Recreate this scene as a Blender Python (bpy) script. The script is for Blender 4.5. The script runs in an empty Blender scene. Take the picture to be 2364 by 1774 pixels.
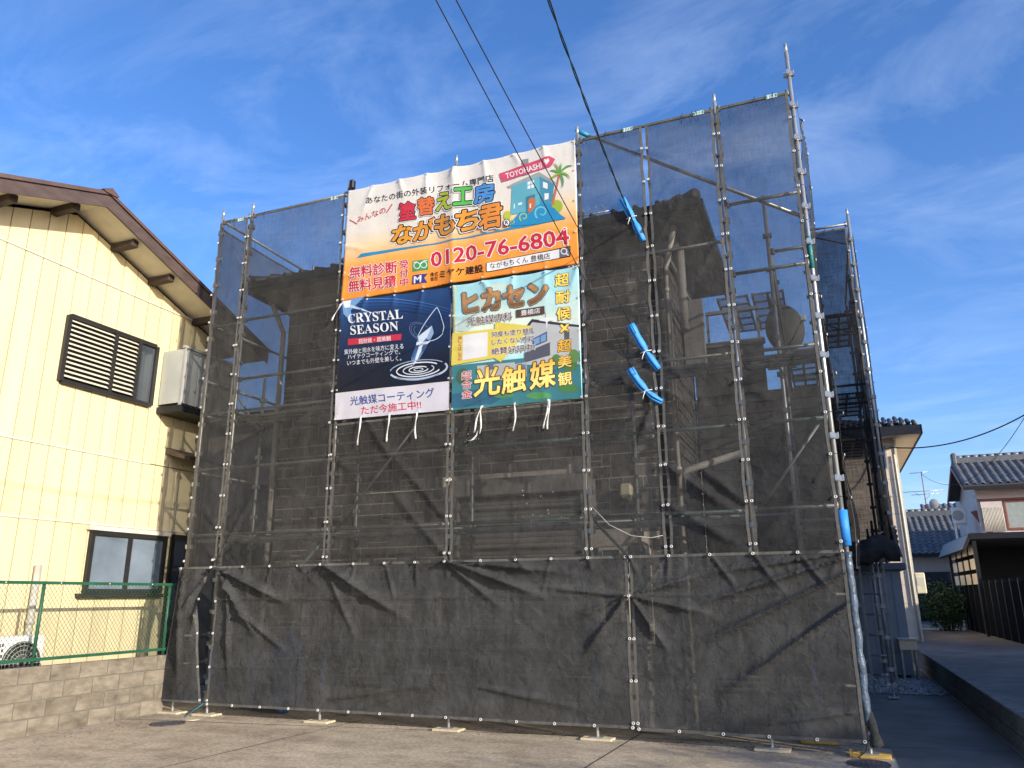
import bpy, bmesh, math, random
from mathutils import Vector, Matrix, Quaternion, noise as mnoise
R = math.radians
sc = bpy.context.scene
col = sc.collection
# ------------------------------------------------------------------ camera
cam_d = bpy.data.cameras.new("camera")
cam = bpy.data.objects.new("camera", cam_d)
col.objects.link(cam)
cam_d.sensor_width = 36.0
cam_d.lens = 36.0 * 1766.8 / 2364.0
cam_d.clip_start = 0.05
cam_d.clip_end = 2000
_p, _y, _r = R(15.53), R(21.865), R(-0.424)
fw = Vector((-math.sin(_y) * math.cos(_p), math.cos(_y) * math.cos(_p), math.sin(_p)))
rt = Vector((math.cos(_y), math.sin(_y), 0))
up = rt.cross(fw)
rt, up = rt * math.cos(_r) + up * math.sin(_r), up * math.cos(_r) - rt * math.sin(_r)
cam.matrix_world = Matrix(((rt.x, up.x, -fw.x, -0.1825), (rt.y, up.y, -fw.y, -8.695), (rt.z, up.z, -fw.z, 1.5), (0, 0, 0, 1)))
sc.camera = cam
# ------------------------------------------------------------------ light
SUN = Vector((1.0, -0.47, 0.335)).normalized()
SUN_EL = math.asin(SUN.z)
SUN_AZ = math.atan2(SUN.x, SUN.y)
sun_d = bpy.data.lights.new("sun", 'SUN')
sun_d.energy = 4.0
sun_d.angle = R(0.53)
sun_d.color = (1.0, 0.925, 0.80)
sun = bpy.data.objects.new("sun", sun_d)
col.objects.link(sun)
sun.rotation_euler = SUN.to_track_quat('Z', 'Y').to_euler()
sun.location = (30, -14, 12)
w = bpy.data.worlds.new("World")
sc.world = w
w.use_nodes = True
nt = w.node_tree
nt.nodes.clear()
N = nt.nodes.new
L = nt.links.new
sky = N('ShaderNodeTexSky')
sky.sky_type = 'NISHITA'
sky.sun_disc = False
sky.sun_elevation = SUN_EL
sky.sun_rotation = SUN_AZ
sky.altitude = 0
sky.air_density = 1.0
sky.dust_density = 1.3
sky.ozone_density = 3.0
hs = N('ShaderNodeHueSaturation')
hs.inputs['Saturation'].default_value = 1.13
hs.inputs['Value'].default_value = 1.0
tn = N('ShaderNodeMix'); tn.data_type = 'RGBA'; tn.blend_type = 'MULTIPLY'; tn.inputs[0].default_value = 1.0; tn.inputs[7].default_value = (0.98, 1.0, 1.2, 1)
L(sky.outputs[0], tn.inputs[6]); L(tn.outputs[2], hs.inputs['Color'])
tc = N('ShaderNodeTexCoord')
sep = N('ShaderNodeSeparateXYZ'); L(tc.outputs['Generated'], sep.inputs[0])
zc = N('ShaderNodeMath'); zc.operation = 'MAXIMUM'; L(sep.outputs[2], zc.inputs[0]); zc.inputs[1].default_value = 0.0
za = N('ShaderNodeMath'); za.operation = 'ADD'; L(zc.outputs[0], za.inputs[0]); za.inputs[1].default_value = 0.16
dv = N('ShaderNodeVectorMath'); dv.operation = 'DIVIDE'
cmb = N('ShaderNodeCombineXYZ')
for i in range(3): L(za.outputs[0], cmb.inputs[i])
L(tc.outputs['Generated'], dv.inputs[0]); L(cmb.outputs[0], dv.inputs[1])
mp = N('ShaderNodeMapping'); L(dv.outputs[0], mp.inputs['Vector'])
mp.inputs['Rotation'].default_value = (0, 0, R(62)); mp.inputs['Scale'].default_value = (0.9, 1.7, 0.0)
n1 = N('ShaderNodeTexNoise'); L(mp.outputs[0], n1.inputs['Vector'])
n1.inputs['Scale'].default_value = 2.1; n1.inputs['Detail'].default_value = 10; n1.inputs['Roughness'].default_value = 0.63; n1.inputs['Distortion'].default_value = 0.7
n2 = N('ShaderNodeTexNoise'); L(dv.outputs[0], n2.inputs['Vector'])
n2.inputs['Scale'].default_value = 1.3; n2.inputs['Detail'].default_value = 3
r1 = N('ShaderNodeMapRange'); L(n1.outputs['Fac'], r1.inputs['Value'])
r1.inputs['From Min'].default_value = 0.45; r1.inputs['From Max'].default_value = 0.85
r2 = N('ShaderNodeMapRange'); L(n2.outputs['Fac'], r2.inputs['Value'])
r2.inputs['From Min'].default_value = 0.36; r2.inputs['From Max'].default_value = 0.64
r2.inputs['To Min'].default_value = 0.12
mm = N('ShaderNodeMath'); mm.operation = 'MULTIPLY'; L(r1.outputs[0], mm.inputs[0]); L(r2.outputs[0], mm.inputs[1])
mk = N('ShaderNodeMath'); mk.operation = 'MULTIPLY'; L(mm.outputs[0], mk.inputs[0]); mk.inputs[1].default_value = 0.27
mx = N('ShaderNodeMix'); mx.data_type = 'RGBA'
L(mk.outputs[0], mx.inputs[0]); L(hs.outputs[0], mx.inputs[6]); mx.inputs[7].default_value = (6.0, 6.9, 8.2, 1)
bg = N('ShaderNodeBackground'); L(mx.outputs[2], bg.inputs[0]); bg.inputs[1].default_value = 0.15
wo = N('ShaderNodeOutputWorld'); L(bg.outputs[0], wo.inputs[0])
vs = sc.view_settings
vs.view_transform = 'Standard'
vs.look = 'None'
vs.exposure = 0.68
vs.gamma = 1.0
vs.use_curve_mapping = False
sc.render.engine = 'CYCLES'
sc.cycles.transparent_max_bounces = 20
sc.cycles.max_bounces = 6
sc.cycles.diffuse_bounces = 3
sc.cycles.glossy_bounces = 2
sc.cycles.use_denoising = True

# ------------------------------------------------------------------ materials
def lin(c):
    return tuple((x / 255 / 12.92 if x / 255 <= 0.04045 else ((x / 255 + 0.055) / 1.055) ** 2.4) for x in c)
MATS = {}
def mat(name, c, rough=0.7, metal=0.0, var=0.12, scale=6.0, bump=0.0, bscale=40.0, spec=0.35, detail=5, c2=None, stretch=None, rnd=0.0, noiserough=0.6):
    if name in MATS: return MATS[name]
    m = bpy.data.materials.new(name); m.use_nodes = True
    t = m.node_tree; n = t.nodes.new; l = t.links.new
    b = t.nodes['Principled BSDF']
    b.inputs['Roughness'].default_value = rough
    b.inputs['Metallic'].default_value = metal
    b.inputs['Specular IOR Level'].default_value = spec
    co = n('ShaderNodeTexCoord'); vec = co.outputs['Object']
    if rnd:
        oi0 = n('ShaderNodeObjectInfo'); ml0 = n('ShaderNodeMath'); ml0.operation = 'MULTIPLY'; l(oi0.outputs['Random'], ml0.inputs[0]); ml0.inputs[1].default_value = 37.0
        va = n('ShaderNodeVectorMath'); va.operation = 'ADD'; l(vec, va.inputs[0]); l(ml0.outputs[0], va.inputs[1]); vec = va.outputs[0]
    if stretch:
        mpn = n('ShaderNodeMapping'); l(vec, mpn.inputs['Vector']); mpn.inputs['Scale'].default_value = stretch; vec = mpn.outputs[0]
    no = n('ShaderNodeTexNoise'); no.inputs['Scale'].default_value = scale; no.inputs['Detail'].default_value = detail; no.inputs['Roughness'].default_value = noiserough
    l(vec, no.inputs['Vector'])
    ramp = n('ShaderNodeMapRange'); ramp.inputs['From Min'].default_value = 0.3; ramp.inputs['From Max'].default_value = 0.7
    l(no.outputs['Fac'], ramp.inputs['Value'])
    mixn = n('ShaderNodeMix'); mixn.data_type = 'RGBA'
    l(ramp.outputs[0], mixn.inputs[0])
    a = tuple(max(0, x * (1 - var)) for x in c) if c2 is None else c
    bb = tuple(min(1, x * (1 + var)) for x in c) if c2 is None else c2
    mixn.inputs[6].default_value = (*a, 1); mixn.inputs[7].default_value = (*bb, 1)
    out = mixn.outputs[2]
    if rnd:
        oi = n('ShaderNodeObjectInfo'); ge = n('ShaderNodeNewGeometry')
        ad = n('ShaderNodeMath'); ad.operation = 'ADD'; l(oi.outputs['Random'], ad.inputs[0]); l(ge.outputs['Random Per Island'], ad.inputs[1])
        fr = n('ShaderNodeMath'); fr.operation = 'FRACT'; l(ad.outputs[0], fr.inputs[0])
        rr = n('ShaderNodeMapRange'); l(fr.outputs[0], rr.inputs['Value']); rr.inputs['To Min'].default_value = 1 - rnd; rr.inputs['To Max'].default_value = 1 + rnd
        hv = n('ShaderNodeHueSaturation'); l(out, hv.inputs['Color']); l(rr.outputs[0], hv.inputs['Value']); out = hv.outputs[0]
    l(out, b.inputs['Base Color'])
    if bump:
        nb = n('ShaderNodeTexNoise'); nb.inputs['Scale'].default_value = bscale; nb.inputs['Detail'].default_value = 6; l(vec, nb.inputs['Vector'])
        bu = n('ShaderNodeBump'); bu.inputs['Strength'].default_value = bump; bu.inputs['Distance'].default_value = 0.02
        l(nb.outputs['Fac'], bu.inputs['Height']); l(bu.outputs[0], b.inputs['Normal'])
    MATS[name] = m
    return m

def net_mat(name, colr, opac, warm=(1, 1, 1)):
    m = bpy.data.materials.new(name); m.use_nodes = True
    t = m.node_tree; n = t.nodes.new; l = t.links.new
    t.nodes.clear()
    o = n('ShaderNodeOutputMaterial')
    co = n('ShaderNodeTexCoord')
    no = n('ShaderNodeTexNoise'); no.inputs['Scale'].default_value = 1.6; no.inputs['Detail'].default_value = 6; l(co.outputs['Object'], no.inputs['Vector'])
    mpn = n('ShaderNodeMapping'); l(co.outputs['Object'], mpn.inputs['Vector']); mpn.inputs['Scale'].default_value = (60, 60, 5)
    nw = n('ShaderNodeTexNoise'); nw.inputs['Scale'].default_value = 1.0; nw.inputs['Detail'].default_value = 3; l(mpn.outputs[0], nw.inputs['Vector'])
    mph = n('ShaderNodeMapping'); l(co.outputs['Object'], mph.inputs['Vector']); mph.inputs['Scale'].default_value = (4, 4, 70)
    nh = n('ShaderNodeTexNoise'); nh.inputs['Scale'].default_value = 1.0; nh.inputs['Detail'].default_value = 3; l(mph.outputs[0], nh.inputs['Vector'])
    s1 = n('ShaderNodeMath'); s1.operation = 'ADD'; l(nw.outputs['Fac'], s1.inputs[0]); l(nh.outputs['Fac'], s1.inputs[1])
    s2 = n('ShaderNodeMath'); s2.operation = 'ADD'; l(s1.outputs[0], s2.inputs[0]); l(no.outputs['Fac'], s2.inputs[1])
    mr = n('ShaderNodeMapRange'); l(s2.outputs[0], mr.inputs['Value']); mr.inputs['From Min'].default_value = 1.05; mr.inputs['From Max'].default_value = 1.95
    mr.inputs['To Min'].default_value = opac - 0.12; mr.inputs['To Max'].default_value = opac + 0.10
    df = n('ShaderNodeBsdfDiffuse')
    nd = n('ShaderNodeTexNoise'); nd.inputs['Scale'].default_value = 2.6; nd.inputs['Detail'].default_value = 9; nd.inputs['Roughness'].default_value = 0.7; l(co.outputs['Object'], nd.inputs['Vector'])
    md = n('ShaderNodeMapRange'); l(nd.outputs['Fac'], md.inputs['Value']); md.inputs['From Min'].default_value = 0.4; md.inputs['From Max'].default_value = 0.68
    mc = n('ShaderNodeMix'); mc.data_type = 'RGBA'; l(md.outputs[0], mc.inputs[0]); mc.inputs[6].default_value = (*[x * .82 for x in colr], 1); mc.inputs[7].default_value = (*[x * 1.45 for x in colr], 1)
    l(mc.outputs[2], df.inputs['Color'])
    tl = n('ShaderNodeBsdfTranslucent'); tl.inputs['Color'].default_value = (*[x * 0.8 for x in colr], 1)
    mi = n('ShaderNodeMixShader'); mi.inputs[0].default_value = 0.14
    nb = n('ShaderNodeTexNoise'); nb.inputs['Scale'].default_value = 7; nb.inputs['Detail'].default_value = 8; nb.inputs['Roughness'].default_value = 0.62; nb.inputs['Distortion'].default_value = 0.8; l(co.outputs['Object'], nb.inputs['Vector'])
    bu = n('ShaderNodeBump'); bu.inputs['Strength'].default_value = 0.8; bu.inputs['Distance'].default_value = 0.035; l(nb.outputs['Fac'], bu.inputs['Height']); l(bu.outputs[0], df.inputs['Normal'])
    l(df.outputs[0], mi.inputs[1]); l(tl.outputs[0], mi.inputs[2])
    tr = n('ShaderNodeBsdfTransparent'); tr.inputs['Color'].default_value = (*warm, 1)
    mo = n('ShaderNodeMixShader'); l(mr.outputs[0], mo.inputs[0]); l(tr.outputs[0], mo.inputs[1]); l(mi.outputs[0], mo.inputs[2])
    l(mo.outputs[0], o.inputs['Surface'])
    MATS[name] = m
    return m

def glass_mat(name, c, rough=0.06):
    m = mat(name, c, rough, 0, 0.25, 1.2, spec=0.9)
    return m

def grad_mat(name, stops, z0, z1, rough=0.55, extra=None, axis=2):
    """printed fabric whose ink changes with height"""
    m = bpy.data.materials.new(name); m.use_nodes = True
    t = m.node_tree; n = t.nodes.new; l = t.links.new
    b = t.nodes['Principled BSDF']; b.inputs['Roughness'].default_value = rough; b.inputs['Specular IOR Level'].default_value = 0.3
    co = n('ShaderNodeTexCoord'); sp = n('ShaderNodeSeparateXYZ'); l(co.outputs['Object'], sp.inputs[0])
    no = n('ShaderNodeTexNoise'); no.inputs['Scale'].default_value = 1.1; no.inputs['Detail'].default_value = 2; l(co.outputs['Object'], no.inputs['Vector'])
    mr = n('ShaderNodeMapRange'); l(sp.outputs[axis], mr.inputs['Value']); mr.inputs['From Min'].default_value = z0; mr.inputs['From Max'].default_value = z1
    ad = n('ShaderNodeMath'); ad.operation = 'MULTIPLY_ADD'; l(no.outputs['Fac'], ad.inputs[0]); ad.inputs[1].default_value = extra or 0.0; l(mr.outputs[0], ad.inputs[2])
    cr = n('ShaderNodeValToRGB'); l(ad.outputs[0], cr.inputs[0])
    els = cr.color_ramp.elements
    while len(els) < len(stops): els.new(0.5)
    for e, (p, c) in zip(els, stops): e.position = p; e.color = (*lin(c), 1)
    l(cr.outputs[0], b.inputs['Base Color'])
    nb = n('ShaderNodeTexNoise'); nb.inputs['Scale'].default_value = 9; nb.inputs['Detail'].default_value = 5; l(co.outputs['Object'], nb.inputs['Vector'])
    bu = n('ShaderNodeBump'); bu.inputs['Strength'].default_value = 0.25; bu.inputs['Distance'].default_value = 0.02; l(nb.outputs['Fac'], bu.inputs['Height']); l(bu.outputs[0], b.inputs['Normal'])
    MATS[name] = m
    return m

def ink(c):
    if isinstance(c, str): return MATS[c]
    return mat('ink_%d_%d_%d' % c, tuple(x * 0.71 for x in lin(c)), 0.55, 0, 0.05, 3.0, 0.12, 9.0)

M = {}
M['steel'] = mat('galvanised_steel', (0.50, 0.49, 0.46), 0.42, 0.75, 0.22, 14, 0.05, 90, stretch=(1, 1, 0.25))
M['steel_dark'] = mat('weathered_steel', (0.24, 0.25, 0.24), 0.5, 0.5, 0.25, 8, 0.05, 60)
M['steel_green'] = mat('green_painted_steel', (0.12, 0.17, 0.155), 0.5, 0.3, 0.3, 8)
M['net'] = net_mat('dark_mesh_net', (0.058, 0.057, 0.054), 0.61)
M['net_low'] = net_mat('dense_mesh_net', (0.062, 0.062, 0.060), 0.87)
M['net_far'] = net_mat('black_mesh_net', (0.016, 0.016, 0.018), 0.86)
M['hem'] = mat('net_hem_tape', (0.095, 0.09, 0.08), 0.85, 0, 0.25, 20)
M['hem_low'] = M['hem']
M['eyelet'] = mat('white_eyelet', (0.66, 0.66, 0.63), 0.35, 0.2, 0.05, 10)
M['cord'] = mat('black_cord', (0.02, 0.02, 0.022), 0.7)
M['ribbon'] = mat('white_ribbon', (0.74, 0.71, 0.64), 0.7, 0, 0.1, 12)
M['concrete'] = mat('driveway_concrete', (0.38, 0.305, 0.215), 0.9, 0, 0.4, 0.9, 0.9, 130, 0.2, 12, noiserough=0.74, c2=(0.62, 0.525, 0.395))
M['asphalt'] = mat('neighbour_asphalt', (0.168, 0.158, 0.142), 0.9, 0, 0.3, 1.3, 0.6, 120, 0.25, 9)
M['block'] = mat('concrete_block', (0.125, 0.106, 0.078), 0.9, 0, 0.32, 1.6, 0.6, 45, 0.2, 8, rnd=0.12, c2=(0.31, 0.27, 0.205))
M['block_dark'] = mat('mossy_concrete_block', (0.17, 0.165, 0.15), 0.9, 0, 0.4, 6, 0.6, 45, 0.2, 8, rnd=0.1)
M['mortar'] = mat('mortar', (0.17, 0.155, 0.13), 0.95, 0, 0.2, 8)
M['mortar_light'] = mat('pale_pointing', (0.52, 0.47, 0.39), 0.95, 0, 0.15, 8)
M['stone'] = mat('brown_stone', (0.145, 0.132, 0.118), 0.85, 0, 0.3, 9, 0.7, 35, 0.25, 7, rnd=0.22)
M['yellow'] = mat('cream_siding', (0.66, 0.56, 0.33), 0.5, 0, 0.11, 2.2, 0.03, 30, 0.35, rnd=0.03, stretch=(1, 1.6, .12), detail=7)
M['joint'] = mat('siding_joint', (0.16, 0.125, 0.07), 0.8)
M['brown'] = mat('brown_fascia', (0.082, 0.056, 0.046), 0.45, 0, 0.25, 4, stretch=(1, 1, 4))
M['brown2'] = mat('brown_roofing', (0.10, 0.062, 0.05), 0.5, 0, 0.2, 4)
M['cream'] = mat('cream_soffit', (0.62, 0.57, 0.45), 0.8, 0, 0.1, 5)
M['wood'] = mat('dark_purlin', (0.05, 0.035, 0.028), 0.7, 0, 0.3, 9)
M['white'] = mat('white_enamel', (0.72, 0.71, 0.67), 0.45, 0, 0.06, 4)
M['grey'] = mat('grey_plastic', (0.36, 0.35, 0.33), 0.5, 0, 0.08, 5)
M['dark'] = mat('dark_bronze_metal', (0.028, 0.027, 0.026), 0.4, 0.2, 0.2, 6)
M['black'] = mat('black_metal', (0.014, 0.014, 0.016), 0.45, 0.1, 0.2, 5)
M['glass'] = glass_mat('window_glass', (0.045, 0.055, 0.065))
M['glass_blue'] = glass_mat('reflecting_glass', (0.16, 0.20, 0.24), 0.12)
M['frost'] = mat('frosted_balcony_panel', (0.42, 0.43, 0.38), 0.3, 0, 0.1, 2)
M['fence'] = mat('green_fence_paint', (0.018, 0.085, 0.045), 0.45, 0, 0.2, 6)
M['wire'] = mat('fence_wire', (0.05, 0.10, 0.06), 0.5, 0.3)
M['sleeve'] = mat('blue_foam', (0.035, 0.25, 0.66), 0.55, 0, 0.12, 6, 0.15, 30)
M['tarp'] = mat('blue_tarp', (0.06, 0.17, 0.42), 0.45, 0, 0.25, 4, 0.3, 12)
M['plank_yellow'] = mat('yellow_pad', (0.62, 0.38, 0.08), 0.6, 0, 0.2, 9)
M['plank_pale'] = mat('pale_wood_pad', (0.55, 0.46, 0.30), 0.75, 0, 0.2, 12, stretch=(1, 6, 6))
M['roof_tile'] = mat('blue_grey_roof_tile', (0.108, 0.112, 0.118), 0.42, 0, 0.25, 8, rnd=0.18, spec=0.5)
M['house_tile'] = mat('charcoal_roof_tile', (0.05, 0.048, 0.047), 0.5, 0, 0.2, 8)
M['soffit'] = mat('grey_soffit', (0.33, 0.32, 0.30), 0.8, 0, 0.1, 4)
M['beige'] = mat('beige_siding', (0.70, 0.575, 0.44), 0.8, 0, 0.08, 6, 0.25, 25)
M['pink'] = mat('pale_pink_siding', (0.56, 0.475, 0.45), 0.7, 0, 0.06, 5)
M['rust'] = mat('red_brown_trim', (0.23, 0.075, 0.05), 0.55)
M['shed'] = mat('grey_blue_steel', (0.17, 0.19, 0.22), 0.45, 0.2, 0.1, 4)
M['manhole'] = mat('cast_iron', (0.10, 0.095, 0.095), 0.6, 0.4, 0.3, 25)
M['greencable'] = mat('green_cable', (0.006, 0.05, 0.045), 0.5)
M['gravel'] = mat('grey_gravel', (0.26, 0.255, 0.25), 0.9, 0, 0.3, 20, rnd=0.35)
M['leaf'] = mat('dark_leaf', (0.035, 0.075, 0.022), 0.55, 0, 0.4, 8, rnd=0.45)
M['bark'] = mat('bark', (0.09, 0.065, 0.045), 0.9)
M['shutter'] = mat('grey_shutter', (0.25, 0.235, 0.205), 0.5, 0.1, 0.1, 5)
M['pipe'] = mat('pale_downpipe', (0.42, 0.385, 0.325), 0.5, 0, 0.1, 5)
M['sid'] = mat('brown_grey_siding', (0.075, 0.07, 0.065), 0.75, 0, 0.18, 7, 0.3, 30, rnd=0.1)
M['orange_wall'] = mat('tan_wall', (0.45, 0.36, 0.27), 0.8)
M['sticker'] = mat('green_white_sticker', (0.02, 0.30, 0.14), 0.5)
M['lampglass'] = mat('cream_lamp', (0.75, 0.66, 0.44), 0.3)

def ground_mat():
    m = M['concrete']; t = m.node_tree; n = t.nodes.new; l = t.links.new
    b = t.nodes['Principled BSDF']; src = b.inputs['Base Color'].links[0].from_socket
    co = n('ShaderNodeTexCoord')
    def layer(scale, stretch, lo, hi, dark, src, detail=6, rot=0):
        mp_ = n('ShaderNodeMapping'); l(co.outputs['Object'], mp_.inputs['Vector']); mp_.inputs['Scale'].default_value = stretch; mp_.inputs['Rotation'].default_value = (0, 0, rot)
        no = n('ShaderNodeTexNoise'); no.inputs['Scale'].default_value = scale; no.inputs['Detail'].default_value = detail; no.inputs['Roughness'].default_value = .65; l(mp_.outputs[0], no.inputs['Vector'])
        mr = n('ShaderNodeMapRange'); l(no.outputs['Fac'], mr.inputs['Value']); mr.inputs['From Min'].default_value = lo; mr.inputs['From Max'].default_value = hi; mr.inputs['To Min'].default_value = dark; mr.inputs['To Max'].default_value = 1.12
        mu = n('ShaderNodeMix'); mu.data_type = 'RGBA'; mu.blend_type = 'MULTIPLY'; mu.inputs[0].default_value = 1; l(src, mu.inputs[6]); l(mr.outputs[0], mu.inputs[7])
        return mu.outputs[2]
    s1 = layer(.55, (.35, 1.5, 1),   .38, .6, .78, src, 7, R(-14))
    s2 = layer(26, (1, 1, 1), .34, .62, .66, s1, 5)
    s3 = layer(3.2, (1, 1, 1), .36, .52, .84, s2, 8)
    l(s3, b.inputs['Base Color'])
ground_mat()
# ------------------------------------------------------------------ building helpers
ORG = {}
def link(o):
    col.objects.link(o); return o
def tag(o, label, cat, group=None):
    o['label'] = label; o['category'] = cat
    if group: o['group'] = group
    return o
def root(name, loc, label, cat, group=None):
    o = link(bpy.data.objects.new(name, None)); o.location = loc; o.empty_display_size = 0.2
    ORG[o.name] = Vector(loc)
    return tag(o, label, cat, group)
class MB:
    def __init__(s): s.v = []; s.f = []; s.mi = []; s.fix = True
    def add(s, vs, fs, mi=0):
        b = len(s.v); s.v += [tuple(x) for x in vs]; s.f += [tuple(b + i for i in f) for f in fs]; s.mi += [mi] * len(fs); return s
    def box(s, x0, x1, y0, y1, z0, z1, mi=0):
        return s.add([(x0, y0, z0), (x1, y0, z0), (x1, y1, z0), (x0, y1, z0), (x0, y0, z1), (x1, y0, z1), (x1, y1, z1), (x0, y1, z1)],
                     [(0, 3, 2, 1), (4, 5, 6, 7), (0, 1, 5, 4), (1, 2, 6, 5), (2, 3, 7, 6), (3, 0, 4, 7)], mi)
    def bbox(s, x0, x1, y0, y1, z0, z1, b=0.01, mi=0):
        """box with chamfered edges"""
        bm = bmesh.new(); bmesh.ops.create_cube(bm, size=1)
        for v in bm.verts: v.co = Vector(((x0 + x1) / 2 + v.co.x * (x1 - x0), (y0 + y1) / 2 + v.co.y * (y1 - y0), (z0 + z1) / 2 + v.co.z * (z1 - z0)))
        bmesh.ops.bevel(bm, geom=list(bm.edges), offset=b, segments=1, affect='EDGES')
        bm.verts.index_update()
        s.add([v.co for v in bm.verts], [tuple(v.index for v in f.verts) for f in bm.faces], mi); bm.free(); return s
    def tube(s, p, q, r, n=8, r2=None, mi=0):
        return s.path([p, q], [r, r if r2 is None else r2], n, mi)
    def path(s, pts, r, n=6, mi=0, closed=False):
        pts = [Vector(p) for p in pts]; m = len(pts)
        rs = r if isinstance(r, (list, tuple)) else [r] * m
        vs = []; prev = None
        for i, p in enumerate(pts):
            d = (pts[min(i + 1, m - 1)] - pts[max(i - 1, 0)]).normalized()
            a = prev if prev is not None else (Vector((0, 0, 1)) if abs(d.z) < 0.9 else Vector((1, 0, 0)))
            a = (a - d * a.dot(d)).normalized(); prev = a; b = d.cross(a)
            for k in range(n):
                t = 2 * math.pi * k / n; vs.append(p + (a * math.cos(t) + b * math.sin(t)) * rs[i])
        fs = [(i * n + k, i * n + (k + 1) % n, (i + 1) * n + (k + 1) % n, (i + 1) * n + k) for i in range(m - 1) for k in range(n)]
        fs.append(tuple(range(n - 1, -1, -1))); fs.append(tuple((m - 1) * n + k for k in range(n)))
        return s.add(vs, fs, mi)
    def prism(s, pts, vec, mi=0):
        n = len(pts); vec = Vector(vec)
        a = [Vector(p) for p in pts]; b = [p + vec for p in a]
        fs = [tuple(range(n)), tuple(range(2 * n - 1, n - 1, -1))] + [(i, i + n, (i + 1) % n + n, (i + 1) % n) for i in range(n)]
        return s.add(a + b, fs, mi)
    def beam(s, p, q, wd, ht, upv=(0, 0, 1), mi=0):
        p, q = Vector(p), Vector(q); d = (q - p).normalized(); u = Vector(upv); u = (u - d * u.dot(d)).normalized(); x = d.cross(u)
        pts = [p + x * a * wd / 2 + u * b * ht / 2 for a, b in ((-1, -1), (1, -1), (1, 1), (-1, 1))]
        return s.prism(pts, q - p, mi)
    def grid(s, fn, nu, nv, mi=0):
        vs = [fn(i / nu, j / nv) for j in range(nv + 1) for i in range(nu + 1)]
        fs = [(j * (nu + 1) + i, j * (nu + 1) + i + 1, (j + 1) * (nu + 1) + i + 1, (j + 1) * (nu + 1) + i) for j in range(nv) for i in range(nu)]
        return s.add(vs, fs, mi)
    def disc(s, c, r, n=16, axis='z', mi=0, h=0.0):
        c = Vector(c); ps = []
        for k in range(n):
            t = 2 * math.pi * k / n; a, b = r * math.cos(t), r * math.sin(t)
            ps.append(c + Vector({'z': (a, b, 0), 'y': (a, 0, b), 'x': (0, a, b)}[axis]))
        return s.prism(ps, {'z': (0, 0, h), 'y': (0, h, 0), 'x': (h, 0, 0)}[axis], mi)
    def mesh(s, name, mats, off=Vector((0, 0, 0)), smooth=False):
        me = bpy.data.meshes.new(name)
        me.from_pydata([(x - off.x, y - off.y, z - off.z) for x, y, z in s.v], [], s.f)
        for m_ in (mats if isinstance(mats, (list, tuple)) else [mats]): me.materials.append(m_)
        if any(s.mi): me.polygons.foreach_set('material_index', s.mi)
        if smooth: me.polygons.foreach_set('use_smooth', [True] * len(me.polygons))
        if len(s.f) < 4000 and s.fix:
            bm = bmesh.new(); bm.from_mesh(me); bmesh.ops.recalc_face_normals(bm, faces=bm.faces); bm.to_mesh(me); bm.free()
        return me
    def build(s, name, mats, parent=None, smooth=False, kind=None):
        off = ORG[parent.name] if parent else Vector((0, 0, 0))
        o = link(bpy.data.objects.new(name, s.mesh(name, mats, off, smooth)))
        o.parent = parent; ORG[o.name] = off
        if kind: o['kind'] = kind
        return o
def inst(name, me, parent, loc, scale=(1, 1, 1), rot=(0, 0, 0)):
    o = link(bpy.data.objects.new(name, me)); o.parent = parent
    off = ORG[parent.name] if parent else Vector((0, 0, 0))
    o.location = Vector(loc) - off; o.scale = scale; o.rotation_euler = rot
    ORG[o.name] = Vector(loc)
    return o
def one(name, mb, m, label, cat, group=None, smooth=False, loc=None):
    """a thing that is one mesh, origin at its base"""
    if loc is None:
        xs = [v[0] for v in mb.v]; ys = [v[1] for v in mb.v]; zs = [v[2] for v in mb.v]
        loc = ((min(xs) + max(xs)) / 2, (min(ys) + max(ys)) / 2, min(zs))
    o = link(bpy.data.objects.new(name, mb.mesh(name, m, Vector(loc), smooth))); o.location = loc; ORG[o.name] = Vector(loc)
    return tag(o, label, cat, group)
def torus_mesh(name, m, R1, r, nR=12, nr=6, axis='y'):
    b = MB(); vs = []
    for i in range(nR):
        a = 2 * math.pi * i / nR
        for j in range(nr):
            t = 2 * math.pi * j / nr; q = R1 + r * math.cos(t)
            p = (q * math.cos(a), r * math.sin(t), q * math.sin(a))
            if axis == 'x': p = (p[1], p[0], p[2])
            if axis == 'z': p = (p[0], p[2], p[1])
            vs.append(p)
    b.add(vs, [(i * nr + j, i * nr + (j + 1) % nr, ((i + 1) % nR) * nr + (j + 1) % nr, ((i + 1) % nR) * nr + j) for i in range(nR) for j in range(nr)])
    return b.mesh(name, m, smooth=True)
UNIT = {}
def unit_block(m, b=0.04):
    k = (m.name, b)
    if k not in UNIT: UNIT[k] = MB().bbox(-.5, .5, -.5, .5, -.5, .5, b).mesh('block', m)
    return UNIT[k]
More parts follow.
